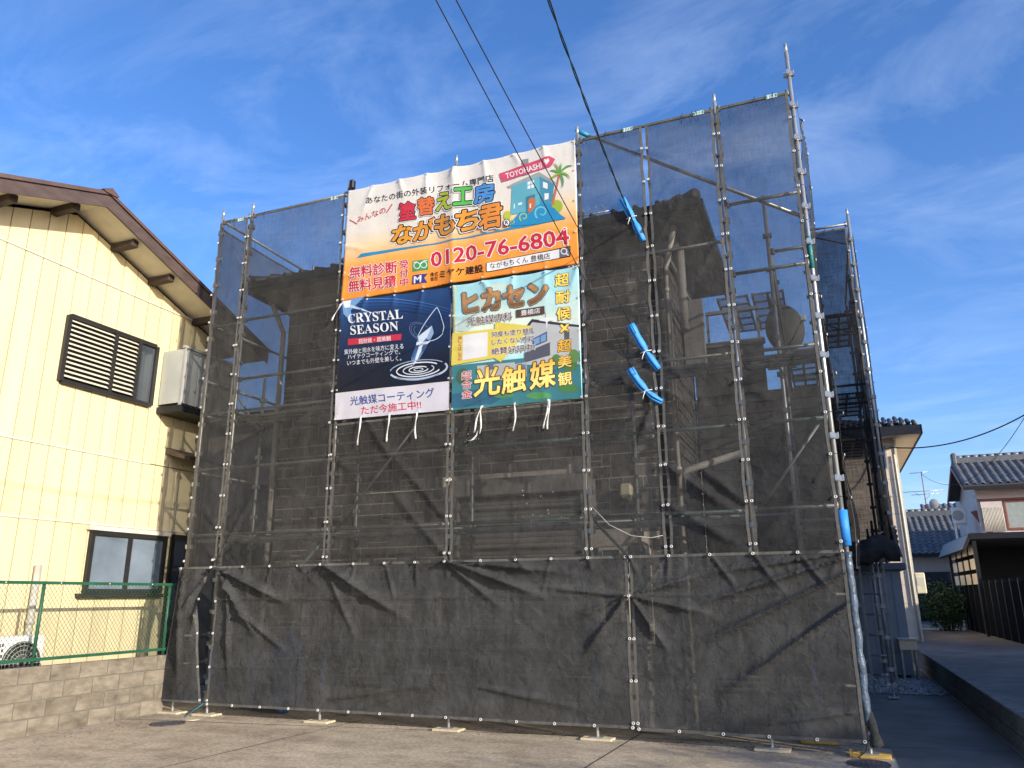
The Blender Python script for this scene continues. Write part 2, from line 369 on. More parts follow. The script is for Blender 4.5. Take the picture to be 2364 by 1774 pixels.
# printed matter, in metres on the banner plane
BIG=[('T','slogan_lettering','あなたの街の外装リフォーム専門店',(-5.897,7.049),(-3.87,6.967),(-5.908,7.162),(25,24,26),0.006,()),
('P','printed_house',[(-3.46,7.207),(-3.361,7.198),(-3.356,6.959),(-3.46,6.955)],(150,150,152)),
('P','printed_house',[(-3.679,6.853),(-3.217,6.966),(-2.976,6.753),(-3.006,6.725),(-3.209,6.89),(-3.653,6.815)],(168,168,166)),
('P','printed_house',[(-3.606,6.84),(-3.209,6.898),(-3.208,6.397),(-3.63,6.415)],(104,180,196)),
('P','printed_house',[(-3.209,6.898),(-3.003,6.734),(-3.054,6.438),(-3.208,6.397)],(78,150,176)),
('P','printed_house',[(-3.408,6.634),(-3.277,6.648),(-3.274,6.397),(-3.411,6.399)],(70,130,150)),
('P','printed_house',[(-3.371,6.583),(-3.332,6.609),(-3.281,6.589),(-3.277,6.398),(-3.377,6.401)],(214,118,62)),
('P','printed_house',[(-3.379,6.848),(-3.337,6.855),(-3.338,6.809),(-3.38,6.804)],(245,243,240)),
('P','printed_house',[(-3.325,6.856),(-3.286,6.861),(-3.287,6.814),(-3.326,6.81)],(245,243,240)),
('P','printed_house',[(-3.38,6.79),(-3.338,6.795),(-3.339,6.746),(-3.381,6.743)],(245,243,240)),
('P','printed_house',[(-3.326,6.796),(-3.287,6.801),(-3.288,6.749),(-3.327,6.747)],(245,243,240)),
('P','printed_house',[(-3.163,6.809),(-3.098,6.77),(-3.1,6.686),(-3.162,6.721)],(245,243,240)),
('P','printed_house',[(-3.144,6.63),(-3.084,6.62),(-3.09,6.538),(-3.146,6.533)],(245,243,240)),
('P','printed_house',[(-3.519,6.567),(-3.463,6.571),(-3.463,6.537),(-3.519,6.535)],(245,243,240)),
('P','printed_house',[(-3.581,6.569),(-3.568,6.57),(-3.568,6.502),(-3.582,6.499)],(245,243,240)),
('P','printed_house',[(-3.356,6.522),(-3.335,6.523),(-3.336,6.459),(-3.357,6.458)],(245,243,240)),
('P','printed_bush',[(-2.896,6.387),(-2.903,6.353),(-2.92,6.326),(-2.946,6.311),(-2.976,6.31),(-3.005,6.323),(-3.03,6.349),(-3.046,6.383),(-3.051,6.42),(-3.044,6.455),(-3.027,6.481),(-3.001,6.497),(-2.971,6.497),(-2.941,6.484),(-2.917,6.458),(-2.901,6.424)],(168,190,60)),
('P','printed_bush',[(-3.622,6.399),(-3.626,6.372),(-3.637,6.351),(-3.654,6.338),(-3.674,6.336),(-3.693,6.346),(-3.71,6.365),(-3.721,6.391),(-3.724,6.42),(-3.72,6.447),(-3.709,6.469),(-3.692,6.481),(-3.673,6.483),(-3.653,6.473),(-3.637,6.454),(-3.626,6.428)],(190,200,70)),
('S','printed_palm',[(-3.02,6.427),(-2.996,6.542),(-2.955,6.707),(-2.921,6.857)],[(-3.055,6.442),(-3.025,6.555),(-2.977,6.718),(-2.937,6.865)],(205,120,80)),
('S','printed_palm',[(-2.919,6.876),(-2.937,6.898),(-2.955,6.917),(-2.974,6.932),(-2.992,6.944),(-3.011,6.951),(-3.029,6.953),(-3.045,6.952),(-3.06,6.945)],[(-2.932,6.862),(-2.951,6.881),(-2.969,6.896),(-2.985,6.909),(-3.001,6.919),(-3.015,6.928),(-3.029,6.934),(-3.043,6.939),(-3.059,6.942)],(96,168,72)),
('S','printed_palm',[(-2.916,6.869),(-2.919,6.898),(-2.924,6.926),(-2.932,6.952),(-2.943,6.976),(-2.956,6.999),(-2.971,7.018),(-2.988,7.034),(-3.006,7.048)],[(-2.935,6.869),(-2.942,6.897),(-2.949,6.923),(-2.957,6.946),(-2.965,6.968),(-2.974,6.988),(-2.984,7.008),(-2.995,7.027),(-3.008,7.045)],(150,180,60)),
('S','printed_palm',[(-2.918,6.861),(-2.89,6.889),(-2.865,6.911),(-2.841,6.928),(-2.82,6.94),(-2.799,6.947),(-2.78,6.949),(-2.761,6.946),(-2.74,6.938)],[(-2.933,6.877),(-2.908,6.909),(-2.883,6.935),(-2.857,6.954),(-2.831,6.966),(-2.806,6.971),(-2.781,6.968),(-2.758,6.958),(-2.739,6.941)],(90,165,75)),
('S','printed_palm',[(-2.924,6.858),(-2.898,6.855),(-2.876,6.849),(-2.857,6.841),(-2.841,6.831),(-2.826,6.819),(-2.812,6.803),(-2.799,6.783),(-2.787,6.758)],[(-2.927,6.88),(-2.9,6.88),(-2.874,6.876),(-2.85,6.867),(-2.829,6.852),(-2.811,6.834),(-2.798,6.811),(-2.789,6.786),(-2.784,6.759)],(130,175,65)),
('S','printed_palm',[(-2.933,6.864),(-2.92,6.84),(-2.91,6.816),(-2.902,6.793),(-2.896,6.768),(-2.892,6.742),(-2.891,6.715),(-2.892,6.685),(-2.895,6.654)],[(-2.918,6.874),(-2.9,6.85),(-2.886,6.824),(-2.877,6.796),(-2.871,6.768),(-2.87,6.739),(-2.873,6.71),(-2.881,6.681),(-2.892,6.652)],(84,160,80)),
('S','printed_palm',[(-2.929,6.88),(-2.949,6.879),(-2.97,6.875),(-2.991,6.868),(-3.012,6.858),(-3.032,6.846),(-3.051,6.831),(-3.07,6.813),(-3.088,6.793)],[(-2.922,6.858),(-2.941,6.853),(-2.959,6.847),(-2.978,6.84),(-2.998,6.833),(-3.018,6.824),(-3.04,6.814),(-3.063,6.803),(-3.086,6.79)],(170,185,60)),
('S','printed_palm',[(-2.916,6.865),(-2.91,6.883),(-2.906,6.902),(-2.902,6.921),(-2.899,6.94),(-2.898,6.96),(-2.897,6.98),(-2.897,7.0),(-2.899,7.021)],[(-2.935,6.873),(-2.934,6.893),(-2.931,6.912),(-2.928,6.931),(-2.924,6.95),(-2.92,6.968),(-2.915,6.986),(-2.909,7.004),(-2.902,7.022)],(100,170,70)),
('P','printed_wave',[(-6.03,6.221),(-5.953,6.276),(-4.797,6.231),(-3.734,6.222),(-3.396,6.267),(-2.854,6.202),(-3.414,6.193),(-4.433,6.207)],(44,148,196)),
('P','printed_wave',[(-3.657,6.25),(-3.614,6.311),(-3.495,6.425),(-3.428,6.415),(-3.361,6.381),(-3.276,6.467),(-3.176,6.498),(-3.094,6.463),(-3.006,6.376),(-2.928,6.275),(-2.854,6.202),(-3.231,6.2)],(44,148,196)),
('S','printed_wave',[(-3.238,6.295),(-3.254,6.318),(-3.263,6.341),(-3.267,6.364),(-3.264,6.386),(-3.257,6.404),(-3.245,6.418),(-3.23,6.427),(-3.213,6.431),(-3.196,6.429),(-3.18,6.424),(-3.166,6.414),(-3.154,6.402),(-3.146,6.388),(-3.142,6.374),(-3.141,6.361),(-3.144,6.349),(-3.149,6.34),(-3.157,6.333),(-3.165,6.33),(-3.174,6.329),(-3.182,6.331),(-3.189,6.335),(-3.195,6.34),(-3.198,6.345),(-3.201,6.352)],[(-3.259,6.282),(-3.277,6.308),(-3.288,6.339),(-3.292,6.369),(-3.288,6.397),(-3.278,6.421),(-3.262,6.439),(-3.241,6.45),(-3.219,6.455),(-3.195,6.453),(-3.173,6.445),(-3.154,6.431),(-3.138,6.414),(-3.128,6.394),(-3.122,6.374),(-3.121,6.355),(-3.126,6.338),(-3.134,6.325),(-3.145,6.315),(-3.158,6.311),(-3.172,6.31),(-3.185,6.314),(-3.197,6.32),(-3.206,6.33),(-3.213,6.34),(-3.216,6.349)],(120,196,205)),
('S','printed_wave',[(-3.47,6.301),(-3.481,6.316),(-3.487,6.331),(-3.489,6.346),(-3.487,6.359),(-3.483,6.371),(-3.475,6.38),(-3.465,6.386),(-3.454,6.389),(-3.443,6.388),(-3.432,6.384),(-3.423,6.378),(-3.416,6.37),(-3.41,6.361),(-3.407,6.352),(-3.407,6.343),(-3.409,6.336),(-3.412,6.33),(-3.417,6.325),(-3.422,6.323),(-3.428,6.323),(-3.433,6.324),(-3.438,6.326),(-3.442,6.33),(-3.444,6.333),(-3.446,6.338)],[(-3.484,6.292),(-3.495,6.309),(-3.503,6.329),(-3.506,6.348),(-3.503,6.367),(-3.497,6.382),(-3.486,6.394),(-3.473,6.402),(-3.458,6.405),(-3.443,6.403),(-3.428,6.398),(-3.415,6.389),(-3.405,6.378),(-3.398,6.365),(-3.394,6.352),(-3.394,6.34),(-3.396,6.329),(-3.402,6.32),(-3.409,6.314),(-3.418,6.311),(-3.427,6.31),(-3.436,6.313),(-3.443,6.317),(-3.449,6.323),(-3.454,6.33),(-3.455,6.336)],(190,205,80)),
('S','printed_wave',[(-3.619,6.27),(-3.626,6.28),(-3.63,6.29),(-3.632,6.299),(-3.631,6.308),(-3.628,6.316),(-3.623,6.322),(-3.616,6.326),(-3.609,6.328),(-3.602,6.327),(-3.595,6.325),(-3.589,6.321),(-3.584,6.315),(-3.58,6.31),(-3.578,6.304),(-3.578,6.298),(-3.579,6.293),(-3.581,6.289),(-3.584,6.286),(-3.588,6.285),(-3.592,6.285),(-3.595,6.285),(-3.598,6.287),(-3.601,6.289),(-3.602,6.291),(-3.603,6.294)],[(-3.628,6.264),(-3.636,6.276),(-3.641,6.289),(-3.643,6.301),(-3.641,6.313),(-3.637,6.323),(-3.63,6.331),(-3.621,6.336),(-3.611,6.338),(-3.601,6.337),(-3.592,6.333),(-3.583,6.328),(-3.577,6.32),(-3.572,6.312),(-3.569,6.304),(-3.569,6.296),(-3.571,6.288),(-3.574,6.283),(-3.579,6.279),(-3.585,6.277),(-3.591,6.277),(-3.597,6.278),(-3.602,6.281),(-3.606,6.285),(-3.608,6.289),(-3.61,6.293)],(190,205,80)),
('P','printed_arrow_sign',[(-3.791,7.072),(-3.063,7.161),(-2.981,7.099),(-3.041,7.007),(-3.751,6.933)],(219,82,112)),
('T','printed_arrow_sign','TOYOHASHI',(-3.688,6.97),(-3.166,7.011),(-3.702,7.052),(245,243,240),0.02,()),
('P','printed_arrow_sign',[(-3.102,7.042),(-3.139,7.094),(-3.134,7.124),(-3.114,7.125),(-3.101,7.106),(-3.087,7.124),(-3.067,7.117),(-3.061,7.089)],(245,243,240)),
('T','red_lettering','みんなの',(-6.034,6.779),(-5.56,6.85),(-6.059,6.876),(205,60,70),0.005,()),
('S','red_lettering',[(-6.18,6.852),(-6.049,6.757)],[(-6.172,6.863),(-6.041,6.768)],(205,60,70)),
('S','red_lettering',[(-5.545,6.843),(-5.456,6.96)],[(-5.559,6.854),(-5.47,6.971)],(205,60,70)),
('T','title_lettering','塗',(-5.332,6.676),(-5.078,6.664),(-5.349,6.942),(216,58,72),0.035,((0.115,(245,243,240)),(0.08,(25,24,26)))),
('T','title_lettering','替',(-5.035,6.696),(-4.784,6.681),(-5.047,6.958),(226,118,62),0.035,((0.115,(245,243,240)),(0.08,(25,24,26)))),
('T','title_lettering','え',(-4.748,6.71),(-4.502,6.701),(-4.75,6.974),(186,196,60),0.035,((0.115,(245,243,240)),(0.08,(25,24,26)))),
('T','title_lettering','工',(-4.466,6.73),(-4.195,6.709),(-4.469,6.981),(90,190,80),0.035,((0.115,(245,243,240)),(0.08,(25,24,26)))),
('T','title_lettering','房',(-4.159,6.691),(-3.867,6.676),(-4.161,6.959),(84,150,214),0.035,((0.115,(245,243,240)),(0.08,(25,24,26)))),
('T','title_lettering','な',(-5.453,6.318),(-5.115,6.318),(-5.437,6.591),(240,165,50),0.035,((0.115,(245,243,240)),(0.08,(25,24,26)))),
('T','title_lettering','が',(-5.105,6.311),(-4.777,6.326),(-5.095,6.598),(236,156,54),0.035,((0.115,(245,243,240)),(0.08,(25,24,26)))),
('T','title_lettering','も',(-4.765,6.315),(-4.462,6.328),(-4.764,6.613),(226,150,58),0.035,((0.115,(245,243,240)),(0.08,(25,24,26)))),
('T','title_lettering','ち',(-4.435,6.323),(-4.106,6.321),(-4.424,6.616),(246,164,56),0.035,((0.115,(245,243,240)),(0.08,(25,24,26)))),
('T','title_lettering','君',(-4.083,6.281),(-3.754,6.278),(-4.081,6.617),(240,150,60),0.035,((0.115,(245,243,240)),(0.08,(25,24,26)))),
('P','trademark_circle',[(-3.628,6.293),(-3.631,6.276),(-3.638,6.262),(-3.649,6.252),(-3.664,6.247),(-3.679,6.247),(-3.695,6.253),(-3.709,6.264),(-3.721,6.278),(-3.728,6.295),(-3.73,6.313),(-3.728,6.33),(-3.72,6.344),(-3.709,6.354),(-3.694,6.359),(-3.679,6.358),(-3.663,6.352),(-3.649,6.342),(-3.638,6.327),(-3.63,6.31)],(25,24,26)),
('P','trademark_circle',[(-3.638,6.295),(-3.64,6.281),(-3.646,6.27),(-3.655,6.261),(-3.667,6.257),(-3.679,6.258),(-3.692,6.262),(-3.703,6.271),(-3.712,6.283),(-3.718,6.296),(-3.72,6.311),(-3.718,6.324),(-3.712,6.336),(-3.703,6.344),(-3.691,6.348),(-3.679,6.348),(-3.666,6.343),(-3.655,6.334),(-3.646,6.323),(-3.64,6.309)],(245,243,240)),
('T','trademark_circle','R',(-3.696,6.28),(-3.657,6.279),(-3.698,6.332),(25,24,26),0.03,()),
('T','phone_number','0120-76-6804',(-4.814,5.875),(-2.828,5.845),(-4.827,6.094),(214,44,60),0.022,((0.06,(245,243,240)),)),
('P','phone_emblem',[(-5.109,6.015),(-4.865,6.004),(-4.861,5.844),(-5.104,5.854)],(70,160,90)),
('S','phone_emblem',[(-4.994,5.927),(-4.997,5.911),(-5.005,5.9),(-5.017,5.894),(-5.031,5.892),(-5.047,5.896),(-5.061,5.905),(-5.071,5.918),(-5.077,5.933),(-5.078,5.947),(-5.073,5.96),(-5.062,5.969),(-5.049,5.973),(-5.034,5.972),(-5.019,5.965),(-5.006,5.954),(-4.998,5.94),(-4.994,5.924)],[(-4.982,5.922),(-4.985,5.905),(-4.995,5.89),(-5.01,5.881),(-5.03,5.88),(-5.05,5.885),(-5.068,5.896),(-5.082,5.913),(-5.09,5.932),(-5.091,5.952),(-5.084,5.969),(-5.071,5.981),(-5.053,5.986),(-5.033,5.984),(-5.013,5.976),(-4.997,5.961),(-4.986,5.943),(-4.982,5.924)],(245,243,240)),
('S','phone_emblem',[(-4.891,5.921),(-4.894,5.906),(-4.901,5.895),(-4.913,5.888),(-4.928,5.887),(-4.943,5.891),(-4.957,5.9),(-4.968,5.913),(-4.973,5.927),(-4.974,5.942),(-4.969,5.955),(-4.959,5.964),(-4.945,5.968),(-4.93,5.967),(-4.915,5.96),(-4.903,5.949),(-4.894,5.935),(-4.891,5.919)],[(-4.878,5.917),(-4.882,5.9),(-4.892,5.885),(-4.907,5.876),(-4.926,5.874),(-4.946,5.88),(-4.964,5.891),(-4.978,5.908),(-4.986,5.927),(-4.987,5.947),(-4.98,5.963),(-4.967,5.975),(-4.949,5.981),(-4.929,5.979),(-4.91,5.97),(-4.893,5.956),(-4.882,5.937),(-4.878,5.919)],(245,243,240)),
('S','phone_emblem',[(-5.094,5.981),(-5.041,5.983),(-4.982,5.929),(-4.925,5.977),(-4.876,5.978)],[(-5.097,5.994),(-5.038,5.994),(-4.984,5.942),(-4.932,5.989),(-4.879,5.991)],(245,243,240)),
('T','free_estimate_lettering','無料診断',(-6.126,5.912),(-5.341,5.873),(-6.141,6.098),(214,44,60),0.022,((0.06,(245,243,240)),)),
('T','free_estimate_lettering','無料見積',(-6.134,5.702),(-5.352,5.665),(-6.144,5.882),(214,44,60),0.022,((0.06,(245,243,240)),)),
('T','free_estimate_lettering','受',(-5.306,5.935),(-5.174,5.928),(-5.31,6.054),(214,44,60),0.02,((0.055,(245,243,240)),)),
('T','free_estimate_lettering','付',(-5.301,5.799),(-5.17,5.793),(-5.305,5.917),(214,44,60),0.02,((0.055,(245,243,240)),)),
('T','free_estimate_lettering','中',(-5.296,5.663),(-5.165,5.658),(-5.3,5.781),(214,44,60),0.02,((0.055,(245,243,240)),)),
('P','company_emblem',[(-5.099,5.797),(-4.863,5.788),(-4.92,5.731),(-4.871,5.653),(-5.11,5.665)],(52,62,140)),
('T','company_emblem','M',(-5.077,5.677),(-4.966,5.672),(-5.076,5.775),(245,243,240),0.03,()),
('T','company_lettering','株式',(-4.829,5.733),(-4.71,5.729),(-4.831,5.797),(25,24,26),0.01,()),
('T','company_lettering','会社',(-4.828,5.667),(-4.708,5.664),(-4.829,5.73),(25,24,26),0.01,()),
('T','company_lettering','ミヤケ建設',(-4.68,5.68),(-4.026,5.657),(-4.686,5.796),(25,24,26),0.018,()),
('P','search_box',[(-3.983,5.781),(-2.811,5.814),(-2.816,5.67),(-3.983,5.645)],(25,24,26)),
('P','search_box',[(-3.971,5.775),(-2.961,5.795),(-2.964,5.675),(-3.971,5.656)],(245,243,240)),
('P','search_box',[(-2.961,5.795),(-2.821,5.799),(-2.825,5.682),(-2.964,5.675)],(110,110,114)),
('S','search_box',[(-2.867,5.749),(-2.869,5.737),(-2.875,5.729),(-2.884,5.723),(-2.894,5.721),(-2.905,5.723),(-2.915,5.729),(-2.923,5.737),(-2.929,5.748),(-2.93,5.76),(-2.928,5.771),(-2.922,5.78),(-2.914,5.785),(-2.903,5.787),(-2.892,5.785),(-2.882,5.78),(-2.874,5.771),(-2.869,5.76),(-2.867,5.747)],[(-2.855,5.745),(-2.857,5.731),(-2.866,5.718),(-2.878,5.71),(-2.892,5.708),(-2.907,5.71),(-2.922,5.718),(-2.933,5.731),(-2.941,5.746),(-2.943,5.762),(-2.94,5.777),(-2.932,5.79),(-2.92,5.798),(-2.905,5.801),(-2.89,5.798),(-2.875,5.79),(-2.864,5.777),(-2.857,5.762),(-2.854,5.747)],(245,243,240)),
('S','search_box',[(-2.878,5.715),(-2.845,5.682)],[(-2.87,5.725),(-2.836,5.693)],(245,243,240)),
('T','search_box','ながもちくん 豊橋店',(-3.927,5.683),(-3.087,5.686),(-3.93,5.768),(25,24,26),0.008,())]
LEFT=[('P','printed_strip',[(-6.266,4.232),(-4.51,4.206),(-4.504,3.818),(-6.259,3.851)],(222,218,226)),
('S','printed_light',[(-6.199,5.562),(-6.088,5.561),(-5.978,5.556),(-5.869,5.549),(-5.76,5.539),(-5.652,5.526),(-5.545,5.51),(-5.439,5.491),(-5.333,5.47),(-5.228,5.446),(-5.124,5.419),(-5.021,5.389),(-4.918,5.357),(-4.817,5.322),(-4.716,5.284),(-4.617,5.244),(-4.518,5.202)],[(-6.205,5.586),(-6.093,5.583),(-5.982,5.578),(-5.872,5.569),(-5.762,5.558),(-5.653,5.544),(-5.545,5.526),(-5.439,5.506),(-5.332,5.484),(-5.227,5.458),(-5.123,5.43),(-5.019,5.399),(-4.917,5.366),(-4.815,5.329),(-4.715,5.291),(-4.615,5.25),(-4.516,5.206)],(70,120,190)),
('S','printed_light',[(-6.196,5.515),(-6.086,5.513),(-5.976,5.509),(-5.866,5.502),(-5.758,5.492),(-5.65,5.48),(-5.543,5.464),(-5.437,5.445),(-5.331,5.424),(-5.227,5.4),(-5.123,5.373),(-5.02,5.344),(-4.917,5.312),(-4.816,5.277),(-4.715,5.24),(-4.616,5.2),(-4.517,5.158)],[(-6.202,5.538),(-6.09,5.536),(-5.979,5.531),(-5.869,5.523),(-5.76,5.511),(-5.651,5.497),(-5.544,5.48),(-5.437,5.461),(-5.331,5.438),(-5.226,5.413),(-5.121,5.385),(-5.018,5.354),(-4.916,5.321),(-4.814,5.285),(-4.714,5.247),(-4.614,5.206),(-4.515,5.162)],(52,96,168)),
('S','printed_light',[(-6.193,5.462),(-6.083,5.461),(-5.973,5.457),(-5.864,5.45),(-5.755,5.441),(-5.648,5.428),(-5.541,5.413),(-5.435,5.394),(-5.329,5.373),(-5.225,5.349),(-5.121,5.323),(-5.018,5.294),(-4.916,5.262),(-4.815,5.227),(-4.714,5.191),(-4.615,5.151),(-4.516,5.109)],[(-6.199,5.486),(-6.087,5.484),(-5.976,5.479),(-5.866,5.471),(-5.757,5.46),(-5.649,5.446),(-5.541,5.429),(-5.435,5.409),(-5.329,5.387),(-5.224,5.362),(-5.12,5.334),(-5.017,5.304),(-4.914,5.271),(-4.813,5.235),(-4.713,5.197),(-4.613,5.157),(-4.515,5.114)],(40,78,140)),
('S','printed_light',[(-6.19,5.399),(-6.079,5.398),(-5.97,5.394),(-5.861,5.388),(-5.752,5.378),(-5.645,5.366),(-5.538,5.351),(-5.432,5.333),(-5.327,5.312),(-5.223,5.289),(-5.119,5.262),(-5.016,5.233),(-4.914,5.202),(-4.813,5.168),(-4.713,5.131),(-4.614,5.092),(-4.515,5.05)],[(-6.195,5.422),(-6.084,5.421),(-5.973,5.416),(-5.863,5.408),(-5.754,5.397),(-5.646,5.384),(-5.539,5.367),(-5.432,5.348),(-5.327,5.326),(-5.222,5.301),(-5.118,5.274),(-5.015,5.244),(-4.913,5.211),(-4.812,5.176),(-4.711,5.138),(-4.612,5.098),(-4.514,5.055)],(30,58,110)),
('P','printed_light',[(-6.232,5.584),(-5.85,5.6),(-6.075,5.42),(-6.013,5.198),(-6.191,5.384)],(120,165,215)),
('P','printed_light',[(-6.232,5.584),(-5.663,5.306),(-6.137,5.483)],(190,215,240)),
('P','printed_light',[(-6.232,5.584),(-6.0,5.126),(-6.166,5.469)],(170,200,232)),
('P','printed_light',[(-6.222,5.582),(-6.074,5.577),(-6.097,5.468),(-6.176,5.471)],(246,250,252)),
('T','title_lettering','𝐂𝐑𝐘𝐒𝐓𝐀𝐋',(-6.099,5.224),(-5.223,5.175),(-6.119,5.364),(240,242,246),0,()),
('T','title_lettering','𝐒𝐄𝐀𝐒𝐎𝐍',(-6.054,5.049),(-5.285,5.01),(-6.071,5.185),(240,242,246),0,()),
('P','printed_red_bar',[(-6.105,5.0),(-5.238,4.955),(-5.242,4.868),(-6.104,4.909)],(205,48,72)),
('T','printed_red_bar','超耐候・超美観',(-5.92,4.903),(-5.397,4.877),(-5.93,4.977),(245,243,240),0.005,()),
('T','body_lettering','紫外線と雨水を味方に変える',(-6.151,4.776),(-5.197,4.736),(-6.159,4.854),(232,234,238),0.005,()),
('T','body_lettering','ハイテクコーティングで、',(-6.088,4.7),(-5.246,4.663),(-6.096,4.77),(232,234,238),0.005,()),
('T','body_lettering','いつまでも外壁を美しく。',(-6.094,4.609),(-5.224,4.572),(-6.102,4.684),(232,234,238),0.005,()),
('S','printed_drop',[(-4.717,5.268),(-4.753,5.23),(-4.786,5.192),(-4.818,5.155),(-4.848,5.118),(-4.876,5.081),(-4.902,5.045),(-4.926,5.009),(-4.948,4.973),(-4.968,4.938),(-4.986,4.903),(-5.003,4.867),(-4.942,4.832),(-4.887,4.808),(-4.834,4.794),(-4.784,4.789),(-4.737,4.794),(-4.692,4.808),(-4.651,4.831),(-4.612,4.865),(-4.59,4.963),(-4.598,4.999),(-4.607,5.035),(-4.618,5.071),(-4.631,5.108),(-4.646,5.146),(-4.663,5.185),(-4.682,5.224),(-4.702,5.265)],[(-4.708,5.26),(-4.744,5.222),(-4.778,5.185),(-4.809,5.148),(-4.839,5.111),(-4.867,5.075),(-4.893,5.038),(-4.917,5.003),(-4.939,4.967),(-4.959,4.932),(-4.977,4.897),(-4.994,4.871),(-4.939,4.841),(-4.884,4.818),(-4.833,4.804),(-4.785,4.799),(-4.74,4.804),(-4.698,4.817),(-4.658,4.84),(-4.621,4.87),(-4.601,4.965),(-4.608,4.998),(-4.617,5.033),(-4.628,5.069),(-4.641,5.106),(-4.656,5.144),(-4.672,5.182),(-4.691,5.221),(-4.712,5.261)],(200,220,240)),
('S','printed_drop',[(-4.846,4.901),(-4.848,4.887),(-4.854,4.875),(-4.864,4.867),(-4.877,4.862),(-4.894,4.861),(-4.913,4.863),(-4.934,4.869),(-4.956,4.879),(-4.977,4.891),(-4.996,4.906),(-5.014,4.923),(-5.029,4.941),(-5.04,4.959),(-5.046,4.977),(-5.049,4.993),(-5.047,5.007),(-5.04,5.018),(-5.03,5.026),(-5.015,5.031)],[(-4.841,4.9),(-4.843,4.885),(-4.85,4.873),(-4.861,4.863),(-4.876,4.858),(-4.894,4.857),(-4.914,4.859),(-4.935,4.865),(-4.957,4.875),(-4.979,4.888),(-4.999,4.903),(-5.017,4.921),(-5.032,4.939),(-5.044,4.958),(-5.051,4.976),(-5.053,4.993),(-5.051,5.009),(-5.044,5.021),(-5.032,5.03),(-5.017,5.035)],(120,150,190)),
('S','printed_drop',[(-4.834,4.831),(-4.856,4.825),(-4.881,4.825),(-4.909,4.83),(-4.939,4.841),(-4.97,4.856),(-4.999,4.875),(-5.027,4.897),(-5.05,4.922),(-5.07,4.947),(-5.083,4.973),(-5.091,4.997),(-5.092,5.02),(-5.087,5.038),(-5.076,5.053),(-5.059,5.063),(-5.037,5.068),(-5.011,5.068),(-4.982,5.062),(-4.952,5.051)],[(-4.833,4.827),(-4.854,4.821),(-4.881,4.821),(-4.91,4.826),(-4.941,4.837),(-4.972,4.852),(-5.002,4.871),(-5.029,4.894),(-5.054,4.919),(-5.073,4.946),(-5.087,4.972),(-5.095,4.997),(-5.097,5.021),(-5.091,5.041),(-5.079,5.056),(-5.061,5.067),(-5.038,5.072),(-5.011,5.072),(-4.982,5.066),(-4.951,5.055)],(120,150,190)),
('S','printed_drop',[(-4.914,4.813),(-4.95,4.827),(-4.986,4.846),(-5.02,4.87),(-5.051,4.898),(-5.077,4.927),(-5.098,4.958),(-5.112,4.988),(-5.118,5.016),(-5.117,5.041),(-5.109,5.061),(-5.093,5.077),(-5.071,5.087),(-5.043,5.091),(-5.011,5.088),(-4.977,5.079),(-4.941,5.064),(-4.905,5.044),(-4.871,5.019),(-4.841,4.992)],[(-4.915,4.809),(-4.952,4.823),(-4.988,4.843),(-5.022,4.867),(-5.054,4.895),(-5.081,4.925),(-5.102,4.956),(-5.116,4.987),(-5.123,5.016),(-5.122,5.042),(-5.113,5.064),(-5.096,5.081),(-5.073,5.091),(-5.044,5.095),(-5.011,5.092),(-4.976,5.083),(-4.939,5.068),(-4.903,5.047),(-4.869,5.023),(-4.838,4.995)],(120,150,190)),
('P','printed_crystal',[(-4.981,4.883),(-4.778,5.01),(-4.746,4.902),(-4.8,4.792),(-4.937,4.578),(-5.041,4.475),(-5.077,4.587),(-5.013,4.754)],(96,128,168)),
('P','printed_crystal',[(-4.981,4.883),(-4.778,5.01),(-4.837,4.864),(-4.959,4.747)],(208,224,238)),
('P','printed_crystal',[(-4.778,5.01),(-4.746,4.902),(-4.8,4.792),(-4.854,4.833)],(150,178,208)),
('P','printed_crystal',[(-4.959,4.747),(-4.888,4.754),(-4.981,4.55),(-5.041,4.475)],(214,228,240)),
('P','printed_crystal',[(-5.013,4.754),(-4.959,4.747),(-5.035,4.59),(-5.077,4.587)],(60,90,140)),
('P','printed_crystal',[(-4.854,4.833),(-4.8,4.792),(-4.903,4.64),(-4.922,4.709)],(60,88,136)),
('P','printed_crystal',[(-4.997,4.802),(-4.782,4.79),(-4.835,4.755),(-5.004,4.761)],(235,242,250)),
('S','printed_ripple',[(-4.582,4.449),(-4.566,4.435),(-4.558,4.423),(-4.556,4.411),(-4.558,4.4),(-4.565,4.387),(-4.579,4.373),(-4.6,4.36),(-4.627,4.347),(-4.659,4.336),(-4.697,4.326),(-4.739,4.317),(-4.785,4.31),(-4.834,4.305),(-4.885,4.302),(-4.938,4.3),(-4.991,4.301),(-5.044,4.304),(-5.096,4.309),(-5.145,4.316),(-5.192,4.325),(-5.235,4.335),(-5.273,4.347),(-5.306,4.36),(-5.333,4.374),(-5.353,4.388),(-5.368,4.403)],[(-4.564,4.467),(-4.546,4.45),(-4.533,4.43),(-4.528,4.409),(-4.531,4.388),(-4.543,4.369),(-4.56,4.352),(-4.584,4.337),(-4.613,4.323),(-4.647,4.311),(-4.687,4.3),(-4.73,4.291),(-4.777,4.284),(-4.828,4.279),(-4.88,4.275),(-4.934,4.274),(-4.988,4.275),(-5.042,4.278),(-5.095,4.283),(-5.146,4.29),(-5.194,4.299),(-5.239,4.31),(-5.28,4.323),(-5.316,4.337),(-5.346,4.352),(-5.371,4.37),(-5.388,4.387)],(190,204,222)),
